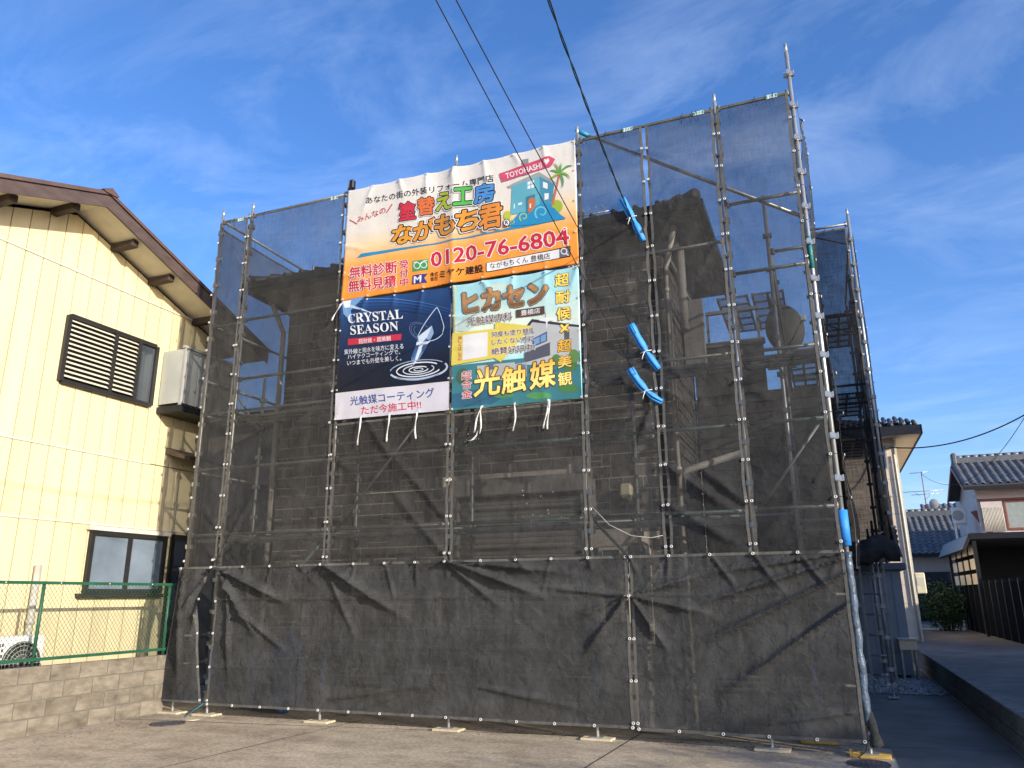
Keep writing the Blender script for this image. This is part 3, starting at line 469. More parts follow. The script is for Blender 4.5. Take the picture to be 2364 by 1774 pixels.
('S','printed_ripple',[(-5.379,4.437),(-5.372,4.448),(-5.362,4.459),(-5.349,4.47),(-5.331,4.48),(-5.311,4.49),(-5.287,4.499),(-5.26,4.508),(-5.23,4.515),(-5.198,4.522),(-5.164,4.527),(-5.128,4.532),(-5.09,4.535),(-5.052,4.538),(-5.012,4.539),(-4.973,4.539),(-4.933,4.538),(-4.894,4.536),(-4.855,4.532),(-4.818,4.528),(-4.781,4.523),(-4.747,4.516),(-4.714,4.509),(-4.684,4.501),(-4.656,4.492),(-4.631,4.483),(-4.609,4.473)],[(-5.392,4.444),(-5.385,4.457),(-5.374,4.469),(-5.359,4.481),(-5.34,4.492),(-5.319,4.502),(-5.294,4.512),(-5.266,4.521),(-5.236,4.528),(-5.203,4.535),(-5.168,4.541),(-5.132,4.545),(-5.094,4.549),(-5.055,4.551),(-5.015,4.552),(-4.975,4.552),(-4.935,4.551),(-4.895,4.549),(-4.856,4.546),(-4.818,4.541),(-4.781,4.536),(-4.746,4.529),(-4.713,4.522),(-4.682,4.514),(-4.653,4.505),(-4.627,4.495),(-4.604,4.484)],(150,170,200)),
('S','printed_ripple',[(-4.657,4.389),(-4.682,4.372),(-4.72,4.357),(-4.768,4.345),(-4.825,4.335),(-4.887,4.33),(-4.954,4.328),(-5.021,4.331),(-5.085,4.338),(-5.145,4.348),(-5.196,4.362),(-5.236,4.378),(-5.264,4.395),(-5.278,4.411),(-5.28,4.426),(-5.269,4.443),(-5.245,4.459),(-5.207,4.475),(-5.159,4.488),(-5.101,4.497),(-5.038,4.503),(-4.971,4.504),(-4.904,4.501),(-4.839,4.495),(-4.78,4.484),(-4.73,4.471),(-4.689,4.455)],[(-4.645,4.375),(-4.672,4.357),(-4.712,4.341),(-4.762,4.328),(-4.82,4.319),(-4.884,4.313),(-4.951,4.312),(-5.019,4.315),(-5.085,4.321),(-5.146,4.332),(-5.199,4.346),(-5.243,4.363),(-5.275,4.383),(-5.294,4.407),(-5.297,4.432),(-5.283,4.455),(-5.256,4.474),(-5.216,4.491),(-5.165,4.504),(-5.106,4.514),(-5.041,4.519),(-4.973,4.521),(-4.905,4.518),(-4.839,4.511),(-4.779,4.501),(-4.726,4.487),(-4.684,4.47)],(226,232,240)),
('S','printed_ripple',[(-4.77,4.442),(-4.752,4.431),(-4.742,4.422),(-4.739,4.413),(-4.742,4.405),(-4.752,4.395),(-4.77,4.385),(-4.795,4.376),(-4.826,4.368),(-4.862,4.362),(-4.902,4.359),(-4.944,4.357),(-4.986,4.358),(-5.028,4.361),(-5.067,4.367),(-5.103,4.374),(-5.133,4.383),(-5.157,4.393),(-5.173,4.403),(-5.181,4.413),(-5.182,4.421),(-5.177,4.43),(-5.165,4.441),(-5.144,4.451),(-5.117,4.459),(-5.083,4.466),(-5.045,4.471)],[(-4.764,4.454),(-4.743,4.442),(-4.729,4.428),(-4.724,4.411),(-4.728,4.396),(-4.742,4.382),(-4.762,4.371),(-4.788,4.361),(-4.821,4.354),(-4.858,4.348),(-4.898,4.344),(-4.941,4.342),(-4.985,4.343),(-5.027,4.347),(-5.068,4.352),(-5.105,4.36),(-5.137,4.369),(-5.163,4.38),(-5.183,4.393),(-5.195,4.409),(-5.198,4.425),(-5.191,4.441),(-5.175,4.454),(-5.152,4.465),(-5.123,4.474),(-5.089,4.481),(-5.05,4.486)],(200,212,228)),
('S','printed_ripple',[(-4.826,4.418),(-4.827,4.411),(-4.834,4.404),(-4.848,4.397),(-4.868,4.391),(-4.893,4.387),(-4.921,4.384),(-4.951,4.383),(-4.982,4.384),(-5.011,4.387),(-5.038,4.391),(-5.061,4.397),(-5.079,4.404),(-5.09,4.411),(-5.093,4.416),(-5.093,4.42),(-5.087,4.427),(-5.074,4.434),(-5.055,4.44),(-5.031,4.445),(-5.003,4.448),(-4.973,4.449),(-4.942,4.449),(-4.912,4.446),(-4.885,4.442),(-4.861,4.436),(-4.842,4.429)],[(-4.812,4.413),(-4.815,4.403),(-4.825,4.393),(-4.841,4.385),(-4.863,4.379),(-4.889,4.374),(-4.918,4.371),(-4.949,4.37),(-4.98,4.371),(-5.011,4.373),(-5.039,4.378),(-5.064,4.384),(-5.084,4.392),(-5.099,4.402),(-5.107,4.414),(-5.106,4.427),(-5.097,4.438),(-5.081,4.446),(-5.061,4.453),(-5.035,4.458),(-5.006,4.461),(-4.975,4.462),(-4.943,4.462),(-4.912,4.459),(-4.884,4.455),(-4.859,4.449),(-4.839,4.441)],(236,240,246)),
('S','printed_ripple',[(-4.897,4.418),(-4.898,4.414),(-4.902,4.411),(-4.909,4.407),(-4.92,4.404),(-4.934,4.402),(-4.949,4.401),(-4.965,4.401),(-4.98,4.402),(-4.994,4.405),(-5.006,4.408),(-5.015,4.411),(-5.02,4.415),(-5.021,4.416),(-5.02,4.418),(-5.017,4.421),(-5.009,4.425),(-4.998,4.428),(-4.984,4.43),(-4.969,4.431),(-4.953,4.431),(-4.938,4.43),(-4.924,4.427),(-4.912,4.424),(-4.903,4.421),(-4.899,4.417),(-4.897,4.414)],[(-4.887,4.414),(-4.889,4.408),(-4.895,4.402),(-4.904,4.398),(-4.917,4.395),(-4.931,4.392),(-4.947,4.391),(-4.963,4.391),(-4.98,4.393),(-4.995,4.395),(-5.008,4.398),(-5.019,4.403),(-5.027,4.408),(-5.031,4.416),(-5.03,4.424),(-5.023,4.43),(-5.014,4.434),(-5.002,4.437),(-4.987,4.44),(-4.971,4.441),(-4.955,4.441),(-4.938,4.439),(-4.923,4.437),(-4.91,4.434),(-4.899,4.429),(-4.891,4.424),(-4.888,4.417)],(220,228,238)),
('S','printed_ripple',[(-4.661,4.325),(-4.678,4.317),(-4.696,4.31),(-4.716,4.303),(-4.737,4.297),(-4.76,4.292),(-4.783,4.287),(-4.808,4.283),(-4.834,4.279),(-4.86,4.277),(-4.887,4.275),(-4.914,4.274),(-4.941,4.273),(-4.969,4.274),(-4.997,4.275),(-5.024,4.277),(-5.052,4.28),(-5.079,4.284),(-5.105,4.288),(-5.13,4.293),(-5.155,4.299),(-5.178,4.306),(-5.201,4.313),(-5.222,4.321),(-5.241,4.329),(-5.259,4.338),(-5.276,4.347)],[(-4.654,4.315),(-4.671,4.307),(-4.69,4.299),(-4.711,4.292),(-4.732,4.286),(-4.755,4.28),(-4.779,4.275),(-4.804,4.271),(-4.83,4.268),(-4.857,4.265),(-4.884,4.263),(-4.912,4.262),(-4.94,4.262),(-4.968,4.262),(-4.996,4.264),(-5.024,4.266),(-5.052,4.269),(-5.079,4.272),(-5.105,4.277),(-5.131,4.282),(-5.156,4.288),(-5.18,4.295),(-5.203,4.302),(-5.225,4.31),(-5.245,4.319),(-5.264,4.328),(-5.281,4.337)],(120,140,175)),
('T','coating_lettering','光触媒コーティング',(-6.005,4.026),(-4.713,4.014),(-6.022,4.153),(40,78,150),0.014,()),
('T','red_lettering','ただ今施工中!!',(-5.819,3.881),(-4.909,3.878),(-5.833,3.997),(206,52,84),0.014,())]
RIGHT=[('S','gold_frame',[(-4.459,5.526),(-4.444,3.845)],[(-4.443,5.523),(-4.429,3.844)],(214,196,90)),
('S','gold_frame',[(-4.436,3.844),(-2.758,3.85)],[(-4.438,3.858),(-2.759,3.864)],(214,196,90)),
('S','gold_frame',[(-2.776,4.708),(-2.765,3.857)],[(-2.762,4.707),(-2.752,3.856)],(214,196,90)),
('P','pictured_street',[(-4.475,4.407),(-3.422,4.39),(-2.726,4.395),(-2.723,3.805),(-4.467,3.819)],(66,132,140)),
('P','pictured_street',[(-4.47,4.024),(-4.072,4.06),(-3.65,3.954),(-3.908,3.842),(-4.467,3.835)],(52,104,128)),
('P','pictured_house',[(-3.433,4.785),(-3.343,4.887),(-2.731,4.702),(-2.747,4.216),(-3.455,4.301)],(196,198,196)),
('P','pictured_house',[(-3.49,4.745),(-3.351,4.898),(-2.723,4.724),(-2.724,4.694),(-3.344,4.855),(-3.458,4.728)],(62,60,68)),
('P','pictured_house',[(-3.347,4.631),(-3.148,4.701),(-3.148,4.573),(-3.344,4.521)],(70,90,130)),
('P','pictured_house',[(-3.327,4.62),(-3.247,4.649),(-3.249,4.563),(-3.325,4.542)],(130,165,205)),
('P','pictured_house',[(-3.234,4.653),(-3.161,4.678),(-3.163,4.581),(-3.236,4.566)],(130,165,205)),
('P','pictured_house',[(-3.453,4.457),(-3.112,4.553),(-3.112,4.383),(-3.447,4.331)],(92,94,104)),
('P','pictured_house',[(-3.583,4.324),(-3.423,4.336),(-3.426,4.144),(-3.584,4.146)],(175,178,180)),
('P','pictured_house',[(-4.106,4.363),(-3.582,4.348),(-3.584,4.131),(-4.105,4.142)],(188,190,188)),
('P','pictured_house',[(-3.957,4.385),(-3.874,4.383),(-3.875,4.289),(-3.957,4.289)],(90,120,140)),
('P','pictured_house',[(-3.559,4.298),(-3.439,4.304),(-3.441,4.176),(-3.56,4.174)],(110,130,150)),
('P','pictured_house',[(-2.923,4.667),(-2.855,4.648),(-2.859,4.519),(-2.927,4.536)],(90,100,110)),
('P','pictured_shrub',[(-2.762,4.218),(-2.773,4.18),(-2.803,4.152),(-2.846,4.14),(-2.893,4.145),(-2.935,4.168),(-2.964,4.203),(-2.973,4.243),(-2.962,4.282),(-2.931,4.31),(-2.888,4.322),(-2.841,4.316),(-2.799,4.293),(-2.771,4.258)],(84,128,70)),
('P','pictured_shrub',[(-2.736,4.321),(-2.744,4.282),(-2.763,4.253),(-2.791,4.239),(-2.821,4.243),(-2.848,4.263),(-2.866,4.297),(-2.871,4.337),(-2.864,4.376),(-2.844,4.405),(-2.816,4.42),(-2.786,4.416),(-2.759,4.395),(-2.741,4.361)],(110,150,80)),
('P','pictured_shrub',[(-2.972,4.304),(-2.979,4.272),(-2.996,4.248),(-3.021,4.236),(-3.048,4.239),(-3.073,4.257),(-3.089,4.285),(-3.094,4.319),(-3.088,4.352),(-3.07,4.376),(-3.045,4.388),(-3.017,4.384),(-2.993,4.366),(-2.977,4.338)],(96,140,78)),
('P','pictured_shrub',[(-3.105,3.866),(-3.122,3.849),(-3.169,3.838),(-3.237,3.836),(-3.312,3.844),(-3.381,3.86),(-3.428,3.88),(-3.445,3.902),(-3.427,3.92),(-3.379,3.93),(-3.311,3.932),(-3.235,3.924),(-3.167,3.908),(-3.121,3.887)],(92,160,90)),
('P','pictured_shrub',[(-2.756,3.919),(-2.77,3.896),(-2.808,3.88),(-2.862,3.875),(-2.922,3.881),(-2.976,3.898),(-3.014,3.922),(-3.027,3.948),(-3.012,3.971),(-2.974,3.987),(-2.919,3.992),(-2.859,3.985),(-2.805,3.968),(-2.769,3.944)],(80,134,76)),
('P','pictured_shrub',[(-3.602,3.926),(-3.617,3.91),(-3.656,3.9),(-3.714,3.898),(-3.778,3.905),(-3.837,3.919),(-3.877,3.937),(-3.891,3.956),(-3.877,3.972),(-3.836,3.981),(-3.778,3.983),(-3.714,3.976),(-3.656,3.962),(-3.616,3.944)],(86,150,96)),
('P','pictured_shrub',[(-4.206,4.232),(-4.215,4.185),(-4.243,4.15),(-4.283,4.133),(-4.328,4.138),(-4.369,4.164),(-4.398,4.206),(-4.408,4.255),(-4.399,4.303),(-4.371,4.338),(-4.33,4.355),(-4.285,4.35),(-4.244,4.324),(-4.216,4.282)],(74,110,86)),
('P','pictured_sky_light',[(-3.906,5.461),(-3.638,5.433),(-4.244,4.849),(-4.451,4.894)],(206,226,214)),
('P','pictured_sky_light',[(-3.16,4.889),(-3.145,4.982),(-3.135,4.885),(-3.051,4.842),(-3.136,4.83),(-3.151,4.73),(-3.161,4.834),(-3.256,4.863)],(246,250,244)),
('P','yellow_arrow_panel',[(-4.472,4.861),(-3.857,4.836),(-3.857,4.925),(-3.352,4.805),(-3.776,4.371),(-3.858,4.436),(-4.479,4.414)],(236,214,92)),
('P','yellow_arrow_panel',[(-4.316,4.813),(-3.96,4.807),(-3.96,4.473),(-4.312,4.462)],(240,240,236)),
('T','pink_lettering','詳',(-4.384,4.76),(-4.332,4.758),(-4.384,4.803),(196,80,120),0.02,()),
('T','pink_lettering','し',(-4.383,4.711),(-4.332,4.709),(-4.384,4.753),(196,80,120),0.02,()),
('T','pink_lettering','く',(-4.383,4.662),(-4.331,4.66),(-4.383,4.704),(196,80,120),0.02,()),
('T','pink_lettering','は',(-4.382,4.613),(-4.331,4.611),(-4.383,4.655),(196,80,120),0.02,()),
('T','pink_lettering','こ',(-4.382,4.564),(-4.33,4.563),(-4.382,4.606),(196,80,120),0.02,()),
('T','pink_lettering','ち',(-4.381,4.515),(-4.33,4.514),(-4.381,4.558),(196,80,120),0.02,()),
('T','pink_lettering','ら',(-4.38,4.467),(-4.329,4.466),(-4.381,4.509),(196,80,120),0.02,()),
('T','brown_lettering','何度も塗り替え',(-3.907,4.722),(-3.314,4.705),(-3.91,4.797),(96,58,48),0.012,((0.06,(245,243,240)),)),
('T','brown_lettering','したくない方に',(-3.899,4.617),(-3.316,4.602),(-3.9,4.692),(96,58,48),0.012,((0.06,(245,243,240)),)),
('T','brown_lettering','絶賛好評中!',(-3.899,4.481),(-3.31,4.473),(-3.904,4.574),(96,58,48),0.012,((0.06,(245,243,240)),)),
('T','brand_lettering','ヒカセン',(-4.307,5.114),(-3.124,5.099),(-4.322,5.393),'bronze',0.035,((0.095,(58,40,36)),(0.065,(230,214,170)),(0.05,(58,40,36)))),
('T','specialist_lettering','光触媒専科',(-4.245,4.928),(-3.61,4.922),(-4.249,5.039),(112,84,70),0.01,((0.05,(245,243,240)),)),
('P','shop_name_box',[(-3.563,5.051),(-3.173,5.044),(-3.172,4.935),(-3.56,4.944)],(96,68,60)),
('T','shop_name_box','豊橋店',(-3.495,4.962),(-3.235,4.96),(-3.494,5.034),(245,243,240),0.01,()),
('T','vertical_lettering','超',(-3.025,5.284),(-2.844,5.277),(-3.024,5.457),'gold',0.016,((0.05,(104,66,40)),)),
('T','vertical_lettering','耐',(-3.018,5.05),(-2.839,5.045),(-3.017,5.217),'gold',0.016,((0.05,(104,66,40)),)),
('T','vertical_lettering','候',(-3.012,4.828),(-2.834,4.824),(-3.011,4.992),'gold',0.016,((0.05,(104,66,40)),)),
('T','vertical_lettering','×',(-2.97,4.655),(-2.862,4.653),(-2.97,4.767),'gold',0.016,((0.05,(104,66,40)),)),
('T','vertical_lettering','超',(-3.012,4.409),(-2.836,4.408),(-3.011,4.563),'gold',0.016,((0.05,(104,66,40)),)),
('T','vertical_lettering','美',(-3.013,4.202),(-2.838,4.203),(-3.012,4.355),'gold',0.016,((0.05,(104,66,40)),)),
('T','vertical_lettering','観',(-3.014,3.976),(-2.84,3.978),(-3.013,4.142),'gold',0.016,((0.05,(104,66,40)),)),
('T','alloy_lettering','超',(-4.323,4.201),(-4.185,4.2),(-4.324,4.309),(206,48,64),0.012,((0.06,(245,243,240)),)),
('T','alloy_lettering','合',(-4.322,4.081),(-4.185,4.08),(-4.323,4.188),(206,48,64),0.012,((0.06,(245,243,240)),)),
('T','alloy_lettering','金',(-4.32,3.953),(-4.184,3.953),(-4.322,4.06),(206,48,64),0.012,((0.06,(245,243,240)),)),
('T','main_lettering','光',(-4.144,3.959),(-3.797,3.969),(-4.136,4.319),'gold',0.022,((0.055,(110,66,36)),)),
('T','main_lettering','触',(-3.765,3.958),(-3.444,3.97),(-3.751,4.29),'gold',0.022,((0.055,(110,66,36)),)),
('T','main_lettering','媒',(-3.384,3.971),(-3.056,3.988),(-3.376,4.307),'gold',0.022,((0.055,(110,66,36)),))]

# outlines of all lettering, evaluated in one go
def glyphs(texts):
    obs = {}
    for s in texts:
        c = bpy.data.curves.new('t', 'FONT'); c.body = s; c.size = 1; c.resolution_u = 2
        o = bpy.data.objects.new('t', c); col.objects.link(o); obs[s] = o
    dg = bpy.context.evaluated_depsgraph_get(); out = {}
    for s, o in obs.items():
        me = bpy.data.meshes.new_from_object(o.evaluated_get(dg))
        cnt = {}
        for p in me.polygons:
            for e in p.edge_keys: cnt[e] = cnt.get(e, 0) + 1
        out[s] = ([(v.co.x, v.co.y) for v in me.vertices], [tuple(p.vertices) for p in me.polygons], [e for e, k in cnt.items() if k == 1])
        bpy.data.meshes.remove(me)
    for o in obs.values():
        c = o.data; bpy.data.objects.remove(o); bpy.data.curves.remove(c)
    return out
GLYPH = glyphs({it[2] for it in BIG + LEFT + RIGHT if it[0] == 'T'})
def tmesh(s, wd):
    """glyph outlines thickened by wd on every side (pieces stepped by a few hundredths of a millimetre)"""
    v0, f0, ed = GLYPH[s]
    vs, fs, jit = list(v0), list(f0), [0.0] * len(v0)
    if wd > .001:
        for i, (a, b) in enumerate(ed):
            (x0, y0), (x1, y1) = v0[a], v0[b]; dx, dy = x1 - x0, y1 - y0; l_ = math.hypot(dx, dy)
            if l_ < 1e-6: continue
            dx /= l_; dy /= l_; e = wd * .45; n_ = len(vs); k = 1e-5 * (1 + i % 41)
            vs += [(x0 - dx * e - dy * wd * .5, y0 - dy * e + dx * wd * .5), (x0 - dx * wd * .9, y0 - dy * wd * .9)][:0]
            ring = [(x0 - dx * e, y0 - dy * e, -1), (x1 + dx * e, y1 + dy * e, -1), (x1 + dx * wd, y1 + dy * wd, 0), (x1 + dx * e, y1 + dy * e, 1), (x0 - dx * e, y0 - dy * e, 1), (x0 - dx * wd, y0 - dy * wd, 0)]
            vs += [(x - dy * wd * q, y + dx * wd * q) for x, y, q in ring]; jit += [k] * 6
            fs.append(tuple(range(n_, n_ + 6)))
    return vs, fs, jit
# ================================================================== SETTING
random.seed(7)
def struct(name, mb, m):
    o = mb.build(name, m); o['kind'] = 'structure'; return o
struct('ground', MB().grid(lambda u, v: (-150 + 300 * u, -120 + 300 * v, 0.0), 30, 30), M['concrete'])
struct('road', MB().add([(1.48, -14, .33), (40, -14, .33), (40, 120, .33), (1.48, 120, .33)], [(0, 1, 2, 3)]), M['asphalt'])
# saw-cut joints in the driveway, each a recessed-looking strip of dark sealant
M['sealant'] = mat('joint_sealant', (0.035, 0.032, 0.028), 0.9)
def joint(p, q, wd=.014):
    p, q = Vector(p), Vector(q); d = (q - p).normalized(); n = Vector((-d.y, d.x, 0)) * wd / 2
    return [(p - n)[:], (q - n)[:], (q + n)[:], (p + n)[:]]
for a, b in [((-2.35, .6, .004), (-2.6, -6, .004)), ((-5.9, .4, .004), (-6.3, -6, .004)), ((-9, -.62, .004), (1.3, .72, .004))]:
    jb = MB().add(joint(a, b), [(0, 1, 2, 3)]); o = jb.build('driveway_joint', M['sealant']); o['kind'] = 'structure'
struct('drive_slab_and_painted_shade', MB().add([(.26, -4, .004), (1.33, -4, .004), (1.33, 9.6, .004), (-.35, 9.6, .004), (-.35, .78, .004), (.2, .5, .004)], [(0, 1, 2, 3, 4, 5)]), M['asphalt'])  # darker slab behind the joint, extended forward as painted shade on the concrete
# gravel strip by the low wall
gb = MB()
for i in range(2600):
    x = random.uniform(-.3, 1.32); y = random.uniform(5.2, 7.9); s = random.uniform(.012, .03)
    c = Vector((x, y, .010 + s * .4)); rr = [s * random.uniform(.7, 1.3) for _ in range(6)]
    gb.add([c + Vector((rr[0], 0, 0)), c + Vector((0, rr[1], 0)), c - Vector((rr[2], 0, 0)), c - Vector((0, rr[3], 0)), c + Vector((0, 0, rr[4] * .7)), c - Vector((0, 0, rr[5] * .5))],
           [(0, 1, 4), (1, 2, 4), (2, 3, 4), (3, 0, 4), (1, 0, 5), (2, 1, 5), (3, 2, 5), (0, 3, 5)])
o = gb.build('gravel', M['gravel'], kind='stuff'); o['label'] = 'grey gravel strip along the low wall on the right'; o['category'] = 'gravel'
db = MB(); rgd = random.Random(3)
for i in range(420):
    x = rgd.uniform(-9.0, -.1) if i < 330 else rgd.uniform(-8.8, -8.0); y = rgd.gauss(.15, .22) if i < 330 else rgd.uniform(-3, 0); s = rgd.uniform(.006, .018)
    if y < -.05 and rgd.random() < .5: y = -y
    a = rgd.uniform(0, 6.3); c = Vector((x, y, .006)); u = Vector((math.cos(a), math.sin(a), .15)) * s; v = Vector((-math.sin(a), math.cos(a), .2)) * s * .5
    db.add([c - u, c - v, c + u, c + v, c + Vector((0, 0, s * .5))], [(0, 1, 4), (1, 2, 4), (2, 3, 4), (3, 0, 4)])
o = db.build('ground_litter', mat('dry_litter', (.10, .075, .05), .9, rnd=.5), kind='stuff'); o['label'] = 'dry leaf bits and grit along the foot of the nets'; o['category'] = 'litter'
# low block kerb wall on the right
kw = root('low_block_wall', (1.41, 0, 0), 'low mossy concrete block wall beside the raised asphalt on the right', 'wall')
MB().box(1.365, 1.47, -4, 16, 0, .345).build('mortar_core', M['mortar'], kw)
ub = unit_block(M['block_dark'], .03)
for k in range(2):
    y = -4.0 - .2 * k
    while y < 16:
        inst('block', ub, kw, (1.415, y + .2, .085 + k * .178), (.134, .388, .168)); y += .4
MB().bbox(1.33, 1.5, -4, 16, .35, .385, .008).build('coping', M['block_dark'], kw)

# ------------------------------------------------------------------ cream house on the left
WX = -9.9; RY = -1.62; RZ = 7.02; SL = 0.36
def gz(y): return RZ - SL * abs(y - RY)        # underside of the verge
yh = root('cream_house', (WX - 4, -2, 0), 'cream metal-clad gable house with brown roof edge on the left', 'house')
Y0, Y1 = -7.0, 1.35
prof = [(Y0, 0), (Y1, 0), (Y1, gz(Y1) - .05), (RY, RZ - .05), (Y0, gz(Y0) - .05)]
MB().prism([(WX - .03, y, z) for y, z in prof], (-8, 0, 0)).build('wall', M['joint'], yh)
rows = [(.45, 2.54), (2.55, 3.54), (3.55, 6.11), (6.12, 99)]
y = Y0
while y < Y1 - .01:
    y2 = min(y + .262, Y1)
    if y2 > -4.3:
        for z0, z1 in rows:
            a, b = y + .007, y2 - .007
            za, zb = min(z1, gz(a) - .06), min(z1, gz(b) - .06)
            if max(za, zb) - z0 < .03: continue
            pts = [(WX - .02, a, z0 + .005), (WX - .02, b, z0 + .005), (WX - .02, b, max(z0 + .01, zb))]
            if a < RY < b and z1 > 50: pts.append((WX - .02, RY, RZ - .06))
            pts.append((WX - .02, a, max(z0 + .01, za)))
            MB().prism(pts, (.025, 0, 0)).build('siding_panel', M['yellow'], yh)
    else:
        MB().prism([(WX - .02, y + .004, .5), (WX - .02, y2 - .004, .5), (WX - .02, y2 - .004, gz(y2) - .06), (WX - .02, y + .004, gz(y) - .06)], (.025, 0, 0)).build('siding_panel', M['yellow'], yh)
    y = y2
for z in (2.545, 3.545, 6.115):
    MB().box(WX + .004, WX + .022, Y0, Y1 if z > 6 or z < 3 else .2, z - .010, z + .012).build('drip_rail', M['cream'], yh)
# gable roof: two slabs, soffit boards, bargeboards, purlin ends
EY = 2.05; EN = -7.6
for e, nm in ((EY, 1), (EN, -1)):
    ze = gz(e)
    MB().prism([(-9.28, RY, RZ + .20), (-9.28, e, ze + .20), (-9.28, e, ze + .155), (-9.28, RY, RZ + .155)], (-9.2, 0, 0)).build('roof', M['brown2'], yh)
    MB().prism([(-9.3, RY, RZ + .15), (-9.3, e, ze + .15), (-9.3, e, ze - .05), (-9.3, RY, RZ - .05)], (-.035, 0, 0)).build('bargeboard', M['brown'], yh)
    MB().prism([(-9.27, RY, RZ + .19), (-9.27, e, ze + .19), (-9.27, e, ze + .14), (-9.27, RY, RZ + .14)], (-.025, 0, 0)).build('verge_trim', M['brown2'], yh)
    MB().prism([(-9.34, RY, RZ + .0), (-9.34, e, ze + .0), (-9.34, e, ze + .02), (-9.34, RY, RZ + .02)], (-.6, 0, 0)).build('soffit', M['cream'], yh)
MB().prism([(-9.25, RY - .14, RZ + .165), (-9.25, RY, RZ + .245), (-9.25, RY + .14, RZ + .165), (-9.25, RY + .1, RZ + .14), (-9.25, RY - .1, RZ + .14)], (-9.2, 0, 0)).build('ridge_cap', M['brown2'], yh)
for py in (-4.3, -2.85, -1.98, -.95, -.2, .8):
    zt = gz(py) - .005
    MB().bbox(-9.9, -9.44, py - .06, py + .06, zt - .11, zt, .012).build('purlin_end', M['wood'], yh)
MB().tube((-9.84, Y1 - .05, .3), (-9.84, Y1 - .05, gz(Y1) - .1), .04, 10).build('downpipe', M['dark'], yh, True)
MB().tube((-9.82, -1.44, .5), (-9.82, -1.44, 1.95), .045, 12).tube((-9.82, -1.44, 1.2), (-9.82, -1.44, 1.26), .055, 12).build('vent_pipe', M['pipe'], yh, True)
# upper louvred shutters window
def window(parent, x, ya, yb, za, zb, nm='window', panes=2, m=M['dark'], g=M['glass_blue']):
    fr = MB()
    for a in (ya, yb): fr.box(x, x + .06, a - .03, a + .03, za - .03, zb + .03)
    for z in (za, zb): fr.box(x, x + .058, ya + .03, yb - .03, z - .03, z + .03)
    for i in range(1, panes):
        yy = ya + (yb - ya) * i / panes; fr.box(x, x + .056, yy - .03, yy + .03, za + .03, zb - .03)
    wn = fr.build(nm, m, parent)
    for i in range(panes):
        MB().box(x + .012, x + .02, ya + (yb - ya) * i / panes + .03, ya + (yb - ya) * (i + 1) / panes - .03, za + .03, zb - .03).build('pane', g, wn)
    return wn
wn = window(yh, WX + .01, -.66, .66, 1.62, 2.42)
MB().box(WX + .006, WX + .07, -.75, .75, 2.46, 2.52).build('lintel', M['cream'], wn)
MB().box(WX + .006, WX + .1, -.78, .70, 1.53, 1.585).build('sill', M['dark'], wn)
lv = MB()
for a in (-1.52, -.72, -.28, .06): lv.box(WX + .01, WX + .07, a - .03, a + .03, 4.45, 5.42)
for z in (4.45, 5.42): lv.box(WX + .012, WX + .068, -1.5, .04, z - .03, z + .03)
lw = lv.build('louvred_window', M['dark'], yh)
MB().box(WX + .006, WX + .012, -1.5, .04, 4.47, 5.4).build('backing', M['black'], lw)
for k in range(13):
    z = 4.52 + k * .068
    MB().prism([(WX + .015, -1.49, z + .035), (WX + .06, -1.49, z), (WX + .064, -1.49, z + .006), (WX + .019, -1.49, z + .041)], (0, 1.2, 0)).build('louvre_slat', M['cream'], lw)
MB().box(WX + .02, WX + .03, -.25, .03, 4.48, 5.39).build('pane', M['glass'], lw)
# balcony with frosted panels
bal = MB().box(WX + .006, WX + .5, .22, 1.3, 4.36, 4.46).build('balcony', M['dark'], yh)
for ya in (.24, .76, 1.28):
    MB().box(WX + .45, WX + .49, ya - .02, ya + .02, 4.46, 5.4).build('post', M['grey'], bal)
MB().box(WX + .44, WX + .5, .2, 1.3, 5.4, 5.44).build('handrail', M['grey'], bal)
for ya, yb in ((.26, .74), (.78, 1.26)): MB().box(WX + .462, WX + .474, ya, yb, 4.5, 5.39).build('panel', M['frost'], bal)
MB().box(WX + .03, WX + .45, .225, .237, 4.5, 5.39).build('end_panel', M['frost'], bal)
# door and small awning
dr = MB().box(WX + .006, WX + .05, .80, 1.22, .5, 2.5).build('door', M['dark'], yh)
MB().box(WX + .05, WX + .055, .87, 1.15, 1.0, 2.4).build('pane', M['glass'], dr)
MB().box(WX + .051, WX + .085, 1.17, 1.19, 1.42, 1.7).build('handle', M['grey'], dr)
aw = MB().prism([(WX + .01, .5, 3.86), (WX + .42, .5, 3.70), (WX + .42, .5, 3.64), (WX + .01, .5, 3.76)], (0, .85, 0)).build('awning', M['brown'], yh)

# ------------------------------------------------------------------ block wall, chain-link fence, air conditioner
bwl = root('block_wall', (-8.92, -2, 0), 'weathered tan concrete block wall under the green chain-link fence', 'wall')
MB().box(-8.967, -8.872, -6.4, -.02, 0, .752).build('mortar_core', M['mortar'], bwl)
ub = unit_block(M['block'], .012)
for k in range(4):
    y = -6.4 + (.2 if k % 2 else 0)
    if k % 2: inst('block', ub, bwl, (-8.92, -6.3, .095 + k * .19), (.12, .186, .177))
    while y < -.05:
        y2 = min(y + .4, -.01)
        inst('block', ub, bwl, (-8.92, (y + y2) / 2, .095 + k * .19), (.12, y2 - y - .014, .177)); y += .4
fn = root('chain_link_fence', (-8.92, -2, .76), 'green chain-link fence standing on the tan block wall', 'fence')
for z in (1.70, .83):
    MB().box(-8.935, -8.905, -6.4, .04, z - .018, z + .018).build('rail', M['fence'], fn)
for py in (-5.6, -3.8, -2.0, -.05): MB().tube((-8.93, py, .76), (-8.93, py, 1.72), .02, 8).build('post', M['fence'], fn, True)
fm = MB(); pitch = .056; h0, h1 = .85, 1.682
n = int(6.4 / pitch)
